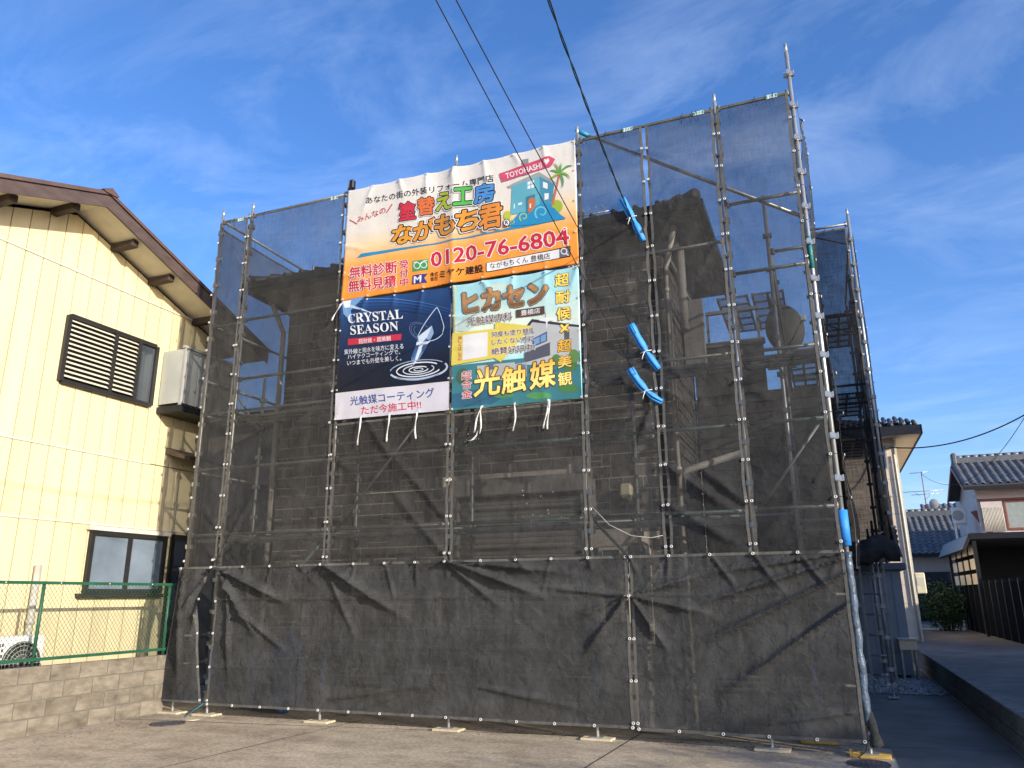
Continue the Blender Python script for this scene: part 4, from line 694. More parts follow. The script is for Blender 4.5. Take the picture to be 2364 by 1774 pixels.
for i in range(n + 20):
    for s in (1, -1):
        ya = -6.4 + (i - 10) * pitch if s > 0 else -6.4 + i * pitch + .0
        yb = ya + s * (h1 - h0) * .78
        pa, pb = Vector((-8.917, ya, h0)), Vector((-8.917, yb, h1))
        lo, hi = -6.39, .03
        d = pb - pa; t0, t1 = 0.0, 1.0
        for sgn, lim in ((1, lo), (-1, hi)):
            fa, fb = sgn * (pa.y - lim), sgn * (pb.y - lim)
            if fa < 0 and fb < 0: t0, t1 = 1, 0
            elif fa < 0: t0 = max(t0, -fa / (fb - fa))
            elif fb < 0: t1 = min(t1, fa / (fa - fb))
        if t1 - t0 > .02: fm.tube(pa + d * t0 + Vector((.003 * s, 0, 0)), pa + d * t1 + Vector((.003 * s, 0, 0)), .0022, 4)
fm.build('wire_mesh', M['wire'], fn, kind='stuff')
for k in range(9):
    MB().disc((-8.9, -6 + k * .7, 1.70), .008, 8, 'x', h=.006).build('rivet', M['eyelet'], fn)
ac = root('air_conditioner', (-9.35, -2.0, .42), 'white outdoor air conditioner unit behind the chain-link fence', 'air conditioner')
MB().bbox(-9.5, -9.18, -2.42, -1.68, .47, 1.09, .015).build('casing', M['white'], ac)
for r_ in (.05, .1, .15, .2, .24): inst('fan_guard', torus_mesh('ring', M['grey'], r_, .005, 24, 4, 'x'), ac, (-9.165, -1.96, .78))
gd = MB()
for k in range(24):
    t = 2 * math.pi * k / 24; gd.tube((-9.166, -1.96 + .03 * math.cos(t), .78 + .03 * math.sin(t)), (-9.166, -1.96 + .245 * math.cos(t + .25), .78 + .245 * math.sin(t + .25)), .0028, 4)
gd.build('guard_spokes', M['grey'], ac)
MB().disc((-9.178, -1.96, .78), .25, 24, 'x', h=.003).build('fan_opening', M['black'], ac)
vt = MB()
for a in range(6):
    for b_ in range(8): vt.box(-9.182, -9.176, -2.40 + a * .035, -2.38 + a * .035, .56 + b_ * .06, .595 + b_ * .06)
vt.build('side_vents', M['dark'], ac)
for yy in (-2.3, -1.8): MB().box(-9.5, -9.15, yy - .04, yy + .04, .0, .47).build('foot', M['grey'], ac)
# ================================================================== HOUSE UNDER RENOVATION
HX0, HX1, HY, EZ = -8.06, -1.83, 1.0, 6.30
hs_ = root('house', (-5, 3, 0), 'brown stone-clad two-storey house behind the scaffold nets', 'house')
MB().prism([(HX0, HY + .03, 0), (HX1 - .03, HY + .03, 0), (HX1 - .03, HY + .03, EZ), (HX0, HY + .03, EZ)], (0, 2.2, 0)).build('wall', M['mortar_light'], hs_)
MB().box(HX0 + .3, HX1 - 1.2, 3.24, 8.5, 0, EZ - .01).build('rear_wall', M['sid'], hs_)
random.seed(21)
# irregular ashlar
stones = []
MZ = .158
holes = [(-4.98, -2.98, -1, 3.1), (-2.86, -2.24, -1, 2.2)]
def in_hole(x0, x1, z0, z1):
    return any(x0 < b and x1 > a and z0 < d and z1 > c for a, b, c, d in holes)
nrow = int((EZ - .3) / MZ); occ = {}
cells = int((HX1 - HX0) / .03)
for r in range(nrow):
    c = 0
    while c < cells:
        if occ.get((r, c)): c += 1; continue
        wmax = 0
        while c + wmax < cells and not occ.get((r, c + wmax)) and wmax < 11: wmax += 1
        wd = min(wmax, random.choice((4, 5, 6, 6, 7, 8, 9, 10)))
        if wmax - wd < 3: wd = wmax
        ht = 2 if (r + 1 < nrow and wd >= 5 and random.random() < .22 and all(not occ.get((r + 1, c + k)) for k in range(wd))) else 1
        for k in range(wd):
            for q in range(ht): occ[(r + q, c + k)] = 1
        x0 = HX0 + c * .03; x1 = x0 + wd * .03; z0 = .3 + r * MZ; z1 = z0 + ht * MZ
        parts = [(x0, x1, z0, z1)]
        if ht == 1 and wd >= 6 and random.random() < .16: parts = [(x0, x1, z0, (z0 + z1) / 2), (x0, x1, (z0 + z1) / 2, z1)]
        for q in parts:
            if not in_hole(*q): stones.append(q)
        c += wd
def shown(q):
    x = (q[0] + q[1]) / 2; z = (q[2] + q[3]) / 2
    hid = (-7.2 < x < -2.9 and z > 4.0) or z < 2.0
    return (0 if hid else 1, (q[1] - q[0]) * (q[3] - q[2]))
stones.sort(key=shown, reverse=True)
us = unit_block(M['stone'], .02)
rest = MB()
for i, (x0, x1, z0, z1) in enumerate(stones):
    th = random.uniform(.010, .018)
    if i < 290:
        inst('stone', us, hs_, ((x0 + x1) / 2, HY + .034 - th / 2, (z0 + z1) / 2), (x1 - x0 - .019, th, z1 - z0 - .019))
    else:
        rest.box(x0 + .0095, x1 - .0095, HY + .034 - th, HY + .034, z0 + .0095, z1 - .0095)
rest.build('small_stones', M['stone'], hs_, kind='stuff')
side = MB(); z = .3
while z < EZ - .1:
    y = HY + .05
    while y < 3.2:
        l_ = random.uniform(.14, .3); y2 = min(y + l_, 3.22)
        side.box(HX1 - .034, HX1 + random.uniform(-.018, -.012), y + .009, y2 - .009, z + .009, z + MZ - .009); y = y2
    z += MZ
side.build('side_stones', M['stone'], hs_, kind='stuff')
# roof: hip with fascia, soffit, gutter, tile courses
ex0, ex1, ey0, ey1 = -8.42, -1.27, .40, 3.65
rz = 6.42
def hip(u): return rz + .36 * u
rf = MB().add([(ex0, ey0, rz), (ex1, ey0, rz), (ex1, ey1, rz), (ex0, ey1, rz), (ex0 + 1.62, 2.02, rz + .6), (ex1 - 1.62, 2.02, rz + .6)],
              [(0, 1, 5, 4), (1, 2, 5), (2, 3, 4, 5), (3, 0, 4), (3, 2, 1, 0)]).build('roof', M['house_tile'], hs_)
MB().box(ex0 + .03, ex1 - .03, ey0 + .03, ey1 - .03, rz - .12, rz - .10).build('soffit', M['soffit'], hs_)
for nm, a in (('fascia', (ex0, ex1, ey0, ey0 + .025, rz - .19, rz - .003)), ('fascia', (ex1 - .025, ex1, ey0 + .027, ey1, rz - .19, rz - .003)), ('fascia', (ex0, ex0 + .025, ey0 + .027, ey1, rz - .19, rz - .003))):
    MB().box(*a).build(nm, M['house_tile'], hs_)
MB().box(ex0 - .05, ex1 + .05, ey0 - .09, ey0 - .003, rz - .13, rz - .03).build('gutter', M['dark'], hs_)
MB().box(ex1 + .003, ex1 + .09, ey0 - .03, ey1, rz - .13, rz - .03).build('gutter', M['dark'], hs_)
for k in range(24):
    x = ex0 + .15 + k * .296
    MB().path([(x, ey0 - .04, rz + .015), (x, ey0 + .5, rz + .015 + .19)], .035, 8).build('eave_tile', M['house_tile'], rf, True)
for a, b in (((ex0, ey0), (ex0 + 1.62, 2.02)), ((ex1, ey0), (ex1 - 1.62, 2.02))):
    for k in range(7):
        t0, t1 = k / 7, (k + 1.12) / 7
        p = Vector((a[0] + (b[0] - a[0]) * t0, a[1] + (b[1] - a[1]) * t0, rz + .6 * t0 + .05)); q = Vector((a[0] + (b[0] - a[0]) * t1, a[1] + (b[1] - a[1]) * t1, rz + .6 * t1 + .02))
        MB().path([p, q], [.09, .07], 8).build('hip_tile', M['house_tile'], rf, True)
MB().box(ex0 + .35, ex1 - .35, HY - .02, HY + .026, EZ - .26, EZ - .125).build('frieze_board', M['soffit'], hs_)
MB().box(HX1 + .014, HX1 + .05, HY, 3.2, EZ - .3, EZ - .125).build('frieze_board', M['soffit'], hs_)
# downpipes
def pipe(pts, r=.035, nm='downpipe', m=None, par=hs_): return MB().path(pts, r, 10).build(nm, m or M['pipe'], par, True)
pipe([(-8.08, .93, .1), (-8.08, .93, 5.7), (-8.2, .75, 6.15)], .04)
d1 = pipe([(-1.80, .93, .1), (-1.80, .93, 5.75), (-1.6, .6, 6.2)], .042)
pipe([(-1.62, 1.08, 4.9), (-1.62, 1.08, 6.05)], .06)
pipe([(-1.76, .95, 2.75), (-1.76, .95, 3.0), (-1.0, 1.25, 3.24)], .045, 'drain_pipe')
for z in (1.6, 3.0, 4.4, 5.4): MB().tube((-1.80, .93, z), (-1.80, .93, z + .05), .052, 10).build('pipe_collar', M['pipe'], d1, True)
# shutter window
sw = MB()
sw.box(-4.97, -4.86, .95, 1.03, .25, 2.82); sw.box(-3.10, -2.99, .95, 1.03, .25, 2.82)
sw = sw.build('shutter_window', M['shutter'], hs_)
MB().bbox(-4.98, -2.98, .86, 1.03, 2.823, 3.06, .012).build('shutter_box', M['shutter'], sw)
MB().box(-4.86, -3.10, 1.01, 1.03, .25, 2.82).build('backing', M['dark'], sw)
slat = MB().prism([(-4.86, -.012, -.034), (-4.86, -.02, 0), (-4.86, -.012, .034), (-4.86, .006, .034), (-4.86, .006, -.034)], (1.76, 0, 0)).mesh('shutter_slat', M['shutter'])
for k in range(34): inst('shutter_slat', slat, sw, (0, 1.0, .3 + k * .074))
# two narrow windows with pale surrounds, one arched
for xa, xb, arch in ((-2.84, -2.62, False), (-2.52, -2.28, True)):
    wf = MB(); wf.box(xa - .05, xa, .96, 1.03, 1.0, 2.06); wf.box(xb, xb + .05, .96, 1.03, 1.0, 2.06); wf.box(xa - .05, xb + .05, .95, 1.03, .94, .998)
    if arch:
        cx = (xa + xb) / 2; ro = (xb - xa) / 2 + .05; ri = ro - .055
        for k in range(10):
            a0, a1 = math.pi * k / 10, math.pi * (k + 1) / 10
            wf.prism([(cx + ro * math.cos(a0), .955, 2.06 + .7 * ro * math.sin(a0)), (cx + ro * math.cos(a1), .955, 2.06 + .7 * ro * math.sin(a1)), (cx + ri * math.cos(a1), .955, 2.06 + .7 * ri * math.sin(a1)), (cx + ri * math.cos(a0), .955, 2.06 + .7 * ri * math.sin(a0))], (0, .06, 0))
    else: wf.box(xa - .05, xb + .05, .96, 1.03, 2.061, 2.11)
    wo_ = wf.build('window', M['cream'], hs_)
    MB().box(xa, xb, 1.0, 1.01, 1.0, 2.08).build('pane', M['glass'], wo_)
    MB().box(xa, xb, .985, .998, 1.55, 1.575).build('glazing_bar', M['dark'], wo_)
lm = MB().bbox(-2.56, -2.40, .86, .99, 2.70, 2.88, .03).build('wall_lamp', M['lampglass'], hs_)
MB().box(-2.53, -2.43, .985, 1.0, 2.68, 2.9).build('back_plate', M['grey'], lm)
MB().bbox(-2.20, -2.08, .90, 1.0, 3.45, 3.75, .02).build('meter_box', M['grey'], hs_)
MB().bbox(-2.03, -1.93, .92, 1.0, 3.5, 3.62, .02).build('vent_hood', M['cream'], hs_)
MB().bbox(HX1 + .012, HX1 + .32, 2.2, 2.28, 4.7, 5.75, .01).build('privacy_screen', M['soffit'], hs_)
swn = MB().box(HX1 + .012, HX1 + .05, 2.45, 3.1, 4.9, 5.9).build('side_window', M['pipe'], hs_)
MB().box(HX1 + .05, HX1 + .056, 2.5, 3.05, 4.95, 5.85).build('pane', M['glass'], swn)
# set-back wing with lapped siding and balcony
wing = root('house_wing', (-1, 3.5, 0), 'lower set-back wing with lapped siding behind the right-hand nets', 'house')
MB().box(-1.82, -.05, 3.05, 7, 0, 4.42).build('wall', M['sid'], wing)
k = 0; z = .1
while z < 4.4:
    MB().prism([(-1.80, 3.03, z), (-1.80, 3.05, z + .165), (-1.80, 3.06, z + .165), (-1.80, 3.06, z)], (1.76, 0, 0)).build('siding_board', M['sid'], wing); z += .168
MB().box(-1.80, -.75, 2.98, 3.03, 4.44, 5.2).build('balcony_parapet', M['sid'], wing)
MB().bbox(-1.80, -.72, 2.94, 3.08, 5.2, 5.28, .01).build('coping', M['soffit'], wing)
bw = MB()
for x in (-1.55, -1.1, -.8): bw.box(x - .02, x + .02, 2.985, 3.025, 5.281, 5.75)
bw.box(-1.57, -.78, 2.97, 3.04, 5.751, 5.8); bw.build('balcony_rail', M['soffit'], wing)
MB().bbox(-.72, -.30, 2.9, 3.0, 4.75, 4.92, .01).build('junction_box', M['white'], wing)
# satellite dish on the balcony
ds = root('satellite_dish', (-.42, 3.1, 4.9), 'grey-green satellite dish behind the scaffold nets', 'satellite dish')
dd = MB(); nr, na = 5, 24; vs = []
for j in range(nr + 1):
    for i in range(na):
        a = 2 * math.pi * i / na; q = .36 * j / nr
        vs.append((-.42 + q * math.cos(a) * .78 + .25 * .0, 3.0 - .35 * (.36 ** 2 - q * q) * 0 + .55 * q * q + .25 * q * math.cos(a), 5.40 + q * 1.08 * math.sin(a)))
dd.add(vs, [(j * na + i, j * na + (i + 1) % na, (j + 1) * na + (i + 1) % na, (j + 1) * na + i) for j in range(nr) for i in range(na)]).build('reflector', mat('dish_grey', (.075, .08, .07), .6), ds, True)
MB().path([(-.42, 3.12, 4.6), (-.42, 3.12, 5.4)], .025, 8).build('mast', M['steel_dark'], ds, True)
MB().path([(-.42, 3.0, 5.05), (-.15, 2.72, 5.4)], .012, 6).build('feed_arm', M['steel_dark'], ds, True)
MB().bbox(-.19, -.11, 2.66, 2.74, 5.36, 5.44, .01).build('feed_horn', M['white'], ds)
# TV antenna above the roof
ta = root('roof_antenna', (-3.7, 4.0, 6.8), 'thin comb aerial on the roof of the netted house', 'antenna')
MB().tube((-3.9, 4, 6.6), (-3.9, 4, 8.6), .015, 6).build('mast', M['steel'], ta, True)
MB().tube((-4.5, 4.0, 8.45), (-3.3, 4.0, 8.45), .012, 6).build('boom', M['steel'], ta, True)
for k in range(9): MB().tube((-4.4 + k * .13, 3.75, 8.46), (-4.4 + k * .13, 4.25, 8.46), .006, 5).build('element', M['steel'], ta, True)

# taller neighbour behind the gap on the left
rn = root('rear_house', (-11, 7, 0), 'tan house with dark eaves glimpsed through the nets left of the stone house', 'house')
MB().box(-15, -8.9, 5.2, 11, 0, 5.55).build('wall', M['orange_wall'], rn)
MB().prism([(-15.5, 4.7, 5.55), (-15.5, 8.1, 6.6), (-15.5, 11.5, 5.55)], (7.0, 0, 0)).build('roof', M['house_tile'], rn)
rw = MB().box(-10.6, -9.6, 5.15, 5.2, 3.2, 4.4).build('window', M['dark'], rn); MB().box(-10.55, -9.65, 5.14, 5.15, 3.25, 4.35).build('pane', M['glass'], rn)
# ================================================================== SCAFFOLD
sf = root('scaffold', (-4.4, .3, .03), 'grey steel pipe scaffold standing in front of the stone-clad house', 'scaffold')
PR = .0243
cb = MB()
for a in range(4):
    t = a * math.pi / 2; c, s_ = math.cos(t), math.sin(t)
    for (u0, u1, w_, z0, z1) in ((.022, .058, .019, -.03, .03), (.05, .062, .026, -.022, .036)):
        pts = [(u0 * c - w_ * s_, u0 * s_ + w_ * c, z0), (u1 * c - w_ * s_, u1 * s_ + w_ * c, z0), (u1 * c + w_ * s_, u1 * s_ - w_ * c, z0), (u0 * c + w_ * s_, u0 * s_ - w_ * c, z0)]
        cb.prism(pts, (0, 0, z1 - z0))
POCKET = cb.mesh('wedge_pocket', M['steel'])
POCKET_D = cb.mesh('wedge_pocket', M['steel_dark'])
def post(x, y, z0, z1, pockets=True, par=sf, m='steel', first=.42):
    b = MB(); b.tube((x, y, z0), (x, y, z1 - .12), PR, 12); b.tube((x, y, z1 - .12), (x, y, z1), PR * .8, 12)
    p = b.build('post', M[m], par, True)
    z = first
    while pockets and z < z1 - .15:
        if z > z0: inst('wedge_pocket', POCKET if (x == 0 or x < -8.6) and y == 0 else POCKET_D, p, (x, y, z), (1, 1, 1) if x == 0 and y == 0 else (.85, .85, .9))
        z += .475 if False else .45
    return p
def jack(x, y, par=sf, z=.03):
    b = MB(); b.box(x - .07, x + .07, y - .07, y + .07, z, z + .008); b.tube((x, y, z + .008), (x, y, z + .3), .016, 8)
    b.tube((x, y, z + .17), (x, y, z + .2), .03, 8); b.box(x - .07, x + .07, y - .008, y + .008, z + .175, z + .19)
    return b.build('jack_base', M['steel'], par)
def ledger(p, q, m='steel_dark', par=sf, r=.0213):
    p, q = Vector(p), Vector(q); d = (q - p).normalized()
    b = MB(); b.tube(p + d * .03, q - d * .03, r, 10)
    for e, s_ in ((p, 1), (q, -1)):
        c = e + d * .045 * s_; b.beam(c - d * .02, c + d * .02, .04, .075)
    return b.build('ledger', M[m], par, True)
XP = [-8.7, -8.1, -6.3, -4.5, -2.7, -.9, 0.0]
PX = {}
for x in XP:
    zt = 8.06 if x == 0 else 7.59
    PX[x] = post(x, 0, .2, zt, first=2.67 if x == 0 else .42)
    jack(x, 0)
for x, y, zt in ((-8.7, .6, 7.6), (-8.1, .6, 4.9), (-6.3, .6, 4.9), (-4.5, .6, 4.9), (-2.27, .6, 4.9), (-.46, .6, 6.38)):
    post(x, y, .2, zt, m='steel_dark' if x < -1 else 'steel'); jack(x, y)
for x, y, zt in ((-8.7, 2.4, 7.62), (-8.7, 4.2, 7.2), (0, 1.8, 7.5), (0, 4.2, 7.5), (-.46, 2.2, 6.0), (-.46, 4.2, 6.2)):
    post(x, y, .2, zt, m='steel_dark'); jack(x, y)
bays = list(zip(XP[:-1], XP[1:]))
for a, b in bays:
    if (a, b) == (-.9, 0.0): zs = (.63, 1.5, 2.39, 3.33, 4.16, 5.13, 6.03, 7.37)
    elif a == -8.1: zs = (.63, 1.5, 2.38, 3.33, 4.17, 4.66, 5.6, 7.37)
    elif a == -8.7: zs = (2.38, 3.33, 4.17, 5.57, 7.37)
    else: zs = (.63, 1.5, 2.38, 3.33, 4.17, 5.57, 7.37)
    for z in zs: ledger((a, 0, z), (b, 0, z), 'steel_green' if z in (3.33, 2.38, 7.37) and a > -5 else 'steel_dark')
for z in (.63, 2.38, 4.17):
    for a, b in ((-8.7, -8.1), (-8.1, -6.3), (-6.3, -4.5), (-4.5, -2.27), (-2.27, -.46)): ledger((a, .6, z), (b, .6, z))
    for x in (-8.7, -8.1, -6.3, -4.5): ledger((x, 0, z), (x, .6, z))
for z in (5.6,): ledger((-.46, .6, z), (0, .6, z))
for z in (5.85, 4.16, 3.33, 2.38): ledger((-.46, .6, z), (-.46, 2.2, z)); ledger((-.46, 2.2, z), (-.46, 4.2, z)); ledger((0, 0, z), (0, 1.8, z)); ledger((0, 1.8, z), (0, 4.2, z))
for z in (7.4, 5.6, 4.7, 3.3, 2.38, 1.0): ledger((-8.7, 0, z), (-8.7, .6, z)); ledger((-8.7, .6, z), (-8.7, 2.4, z)); ledger((-8.7, 2.4, z), (-8.7, 4.2, z))
ledger((0, 0, 7.37), (0, 1.8, 7.37)); ledger((0, 1.8, 7.37), (0, 4.2, 7.37))
def brace(p, q, m='steel_dark', r=.0175): return MB().tube(p, q, r, 8).build('brace', M[m], sf, True)
brace((-2.64, .05, 7.50), (0.02, .06, 5.70), 'steel', .0243)
brace((-6.27, .04, 2.34), (-4.97, .04, 3.80))
brace((-2.66, .04, 2.34), (-1.75, .04, 1.35), 'steel_green'); brace((-8.05, .04, .75), (-6.35, .04, 2.3), 'steel_green')
brace((-1.41, .3, .94), (-.94, .3, .46)); brace((-.1, .04, 3.3), (-.8, .05, 2.4)); brace((-4.45, .04, .7), (-2.8, .04, 1.9))
brace((-.46, .6, 6.0), (-.4, 2.2, 4.2)); brace((-.46, 2.2, 5.8), (-.46, 4.2, 4.2)); brace((-8.7, .6, 4.7), (-8.7, 2.4, 3.3))
# blue end cap and blue sleeves on the pipes
MB().tube((-2.72, .02, 7.555), (-2.56, .045, 7.445), .03, 10).build('pipe_cap', mat('teal_cap', (.02, .22, .32), .5), sf, True)
P7 = PX[0.0]
M['film'] = mat('blue_plastic_film', (.085, .115, .155), .22, 0, .45, 9, .5, 30)
MB().tube((0, 0, 1.98), (0, 0, 2.34), .055, 14).build('foam_sleeve', M['sleeve'], P7, True)
wf = MB(); pts = []; rr = []
for k in range(28):
    z = .28 + k * .0607; pts.append((.004 * math.sin(k), .004 * math.cos(k * 1.7), z)); rr.append(.046 + .003 * math.sin(k * 2.1) + .003 * math.sin(k * 5))
wf.path(pts, rr, 14).build('plastic_wrap', M['film'], P7, True)
MB().tube((0, 0, 5.05), (0, 0, 5.45), .0262, 12).build('green_band', mat('teal_paint', (.02, .2, .19), .5), P7, True)
for x in (-6.3, -.46, -8.1, -2.7):
    MB().tube((x, 0 if x != -.46 else .6, .33), (x, 0 if x != -.46 else .6, .8), .033, 12).build('post_sleeve', M['tarp'], sf, True)
# walk planks
def plank_mesh(Ln, Wd):
    b = MB()
    for y in (-Wd / 2 + .015, Wd / 2 - .015): b.box(-Ln / 2, Ln / 2, y - .015, y + .015, -.045, 0)
    n = max(3, int(Ln / .3))
    for i in range(n + 1):
        x = -Ln / 2 + .02 + (Ln - .04) * i / n; b.box(x - .012, x + .012, -Wd / 2 + .03, Wd / 2 - .03, -.035, -.01)
    b.box(-Ln / 2, Ln / 2, -.02, .02, -.036, -.012)
    me = b.mesh('plank', M['steel_dark'])
    g = MB(); p = .05; k = int((Ln + Wd) / p)
    for i in range(k):
        for s_ in (1, -1):
            a = -Ln / 2 - (Wd if s_ > 0 else 0) + i * p + .0; q0 = (a, -Wd / 2); q1 = (a + Wd, Wd / 2)
            if s_ < 0: q0, q1 = (a, Wd / 2), (a + Wd, -Wd / 2)
            t0 = max(0, (-Ln / 2 - q0[0]) / Wd); t1 = min(1, (Ln / 2 - q0[0]) / Wd)
            if t1 - t0 < .05: continue
            u = (q0[0] + Wd * t0, q0[1] + (q1[1] - q0[1]) * t0); v = (q0[0] + Wd * t1, q0[1] + (q1[1] - q0[1]) * t1)
            d = Vector((v[0] - u[0], v[1] - u[1])).normalized(); nn = (-d.y * .006, d.x * .006); z = -.006 if s_ > 0 else -.004
            g.add([(u[0] - nn[0], u[1] - nn[1], z), (v[0] - nn[0], v[1] - nn[1], z), (v[0] + nn[0], v[1] + nn[1], z), (u[0] + nn[0], u[1] + nn[1], z)], [(0, 1, 2, 3)])
    return me, g.mesh('expanded_metal', M['steel_dark'])
PLK = {}
def plank(c, Ln, Wd, rot=0.0, tilt=(0, 0), par=sf):
    k = (Ln, Wd)
    if k not in PLK: PLK[k] = plank_mesh(Ln, Wd)
    o = inst('plank', PLK[k][0], par, c, rot=(tilt[0], tilt[1], rot)); inst('expanded_metal', PLK[k][1], o, c); return o
for z in (2.33, 4.13):
    for a, b in ((-8.7, -8.1), (-8.1, -6.3), (-6.3, -4.5), (-4.5, -2.7), (-2.7, -.9)): plank(((a + b) / 2, .32, z), b - a - .06, .4)
plank((-.45, .3, 4.13), .84, .4)
H2 = math.pi / 2
for x in (-1.15, -.62): plank((x, 3.9, 6.03), 1.75, .48, H2)
plank((-.22, 3.4, 4.9), 1.75, .4, H2); plank((-.22, 5.2, 5.0), 1.75, .4, H2); plank((-.24, 1.2, 2.33), 1.15, .4, H2); plank((-.24, 3.0, 2.33), 1.75, .4, H2)
plank((.38, 5.2, 4.62), 1.75, .5, H2)

# pads under the jacks
pads = [(-8.7, 0, 'plank_pale', 'pale wooden pad under the leftmost scaffold leg by the block wall'), (-8.1, 0, 'plank_pale', 'pale plastic pad under the scaffold leg beside the split in the lower net'),
        (-6.3, 0, 'plank_pale', 'pale wooden pad under the third scaffold leg from the left'), (-4.5, 0, 'plank_pale', 'pale wooden pad under the scaffold leg below the banner seam'),
        (-2.7, 0, 'plank_pale', 'pale wooden pad under the scaffold leg below the right end of the banners'), (-.9, 0, 'plank_pale', 'pale grey pad left of the two yellow pads'),
        (-.46, .6, 'plank_yellow', 'yellow pad under the inner scaffold leg, left of the corner pad'), (0, 0, 'plank_yellow', 'yellow wooden pad under the right corner scaffold leg')]
for x, y, m, lb in pads:
    b = MB(); t = .028
    b.bbox(x - .17, x + .17, y - .10, y - .005, .002, t, .004); b.bbox(x - .165, x + .175, y + .003, y + .1, .002, t, .004)
    if m == 'plank_yellow': b.box(x - .19, x - .1699, y - .09, y + .09, .002, .05)
    one('scaffold_pad', b, M[m], lb, 'pad', 'pads under the scaffold legs')
# manhole covers
def manhole(x, y, r, lb, m=M['manhole']):
    rt_ = root('manhole_cover', (x, y, .004), lb, 'manhole cover')
    MB().disc((x, y, .001), r, 32, h=.006).build('plate', m, rt_)
    inst('rim', torus_mesh('rim', m, r + .012, .007, 32, 5, 'z'), rt_, (x, y, .006))
    lug = MB()
    for i in range(-3, 4):
        for j in range(-3, 4):
            if (i * i + j * j) < 11: lug.box(x + i * r * .25 - .012, x + i * r * .25 + .012, y + j * r * .25 - .005, y + j * r * .25 + .005, .007, .011)
    lug.build('raised_pattern', m, rt_)
manhole(-.04, -.37, .17, 'round iron manhole cover in front of the right corner leg')
manhole(-8.05, -.72, .19, 'round iron cover in the driveway near the left scaffold corner', M['manhole'])
one('inspection_cap', MB().disc((-8.0, -.36, .002), .09, 20, h=.008), M['plank_pale'], 'small pale round cap in the driveway near the left scaffold corner', 'cap')
# ================================================================== NETS
EYE = {a: torus_mesh('eyelet', M['eyelet'], .0125, .0055, 12, 6, a) for a in 'xy'}
TIE = MB().path([(-.032, 0, 0), (-.012, -.012, -.003), (.012, -.012, .002), (.032, 0, 0)], .004, 5).mesh('tie_cord', M['cord'])
def crease_field(creases, ka=2.0, kw=.78):
    out = []
    for (u0, v0, u1, v1, amp, wd) in creases:
        amp *= ka; wd *= kw
        d = Vector((u1 - u0, v1 - v0)); ln = d.length; d /= ln; out.append((u0, v0, d.x, d.y, ln, amp, wd))
    def f(u, v):
        t = 0
        for u0, v0, dx, dy, ln, amp, wd in out:
            a = (u - u0) * dx + (v - v0) * dy
            if a < -.1 or a > ln * 1.1: continue
            p = -(u - u0) * dy + (v - v0) * dx
            s = a / ln; w_ = wd * (.35 + .9 * max(0, min(1, s)))
            fall = max(0.0, min(1.0, (1.05 - s) * 2.2)) * max(0, min(1, (s + .1) * 8))
            e = p / w_
            if abs(e) < 3: t += amp * fall * (math.exp(-1.35 * abs(e)) * .75 + math.exp(-e * e) * .35)
        return t
    return f
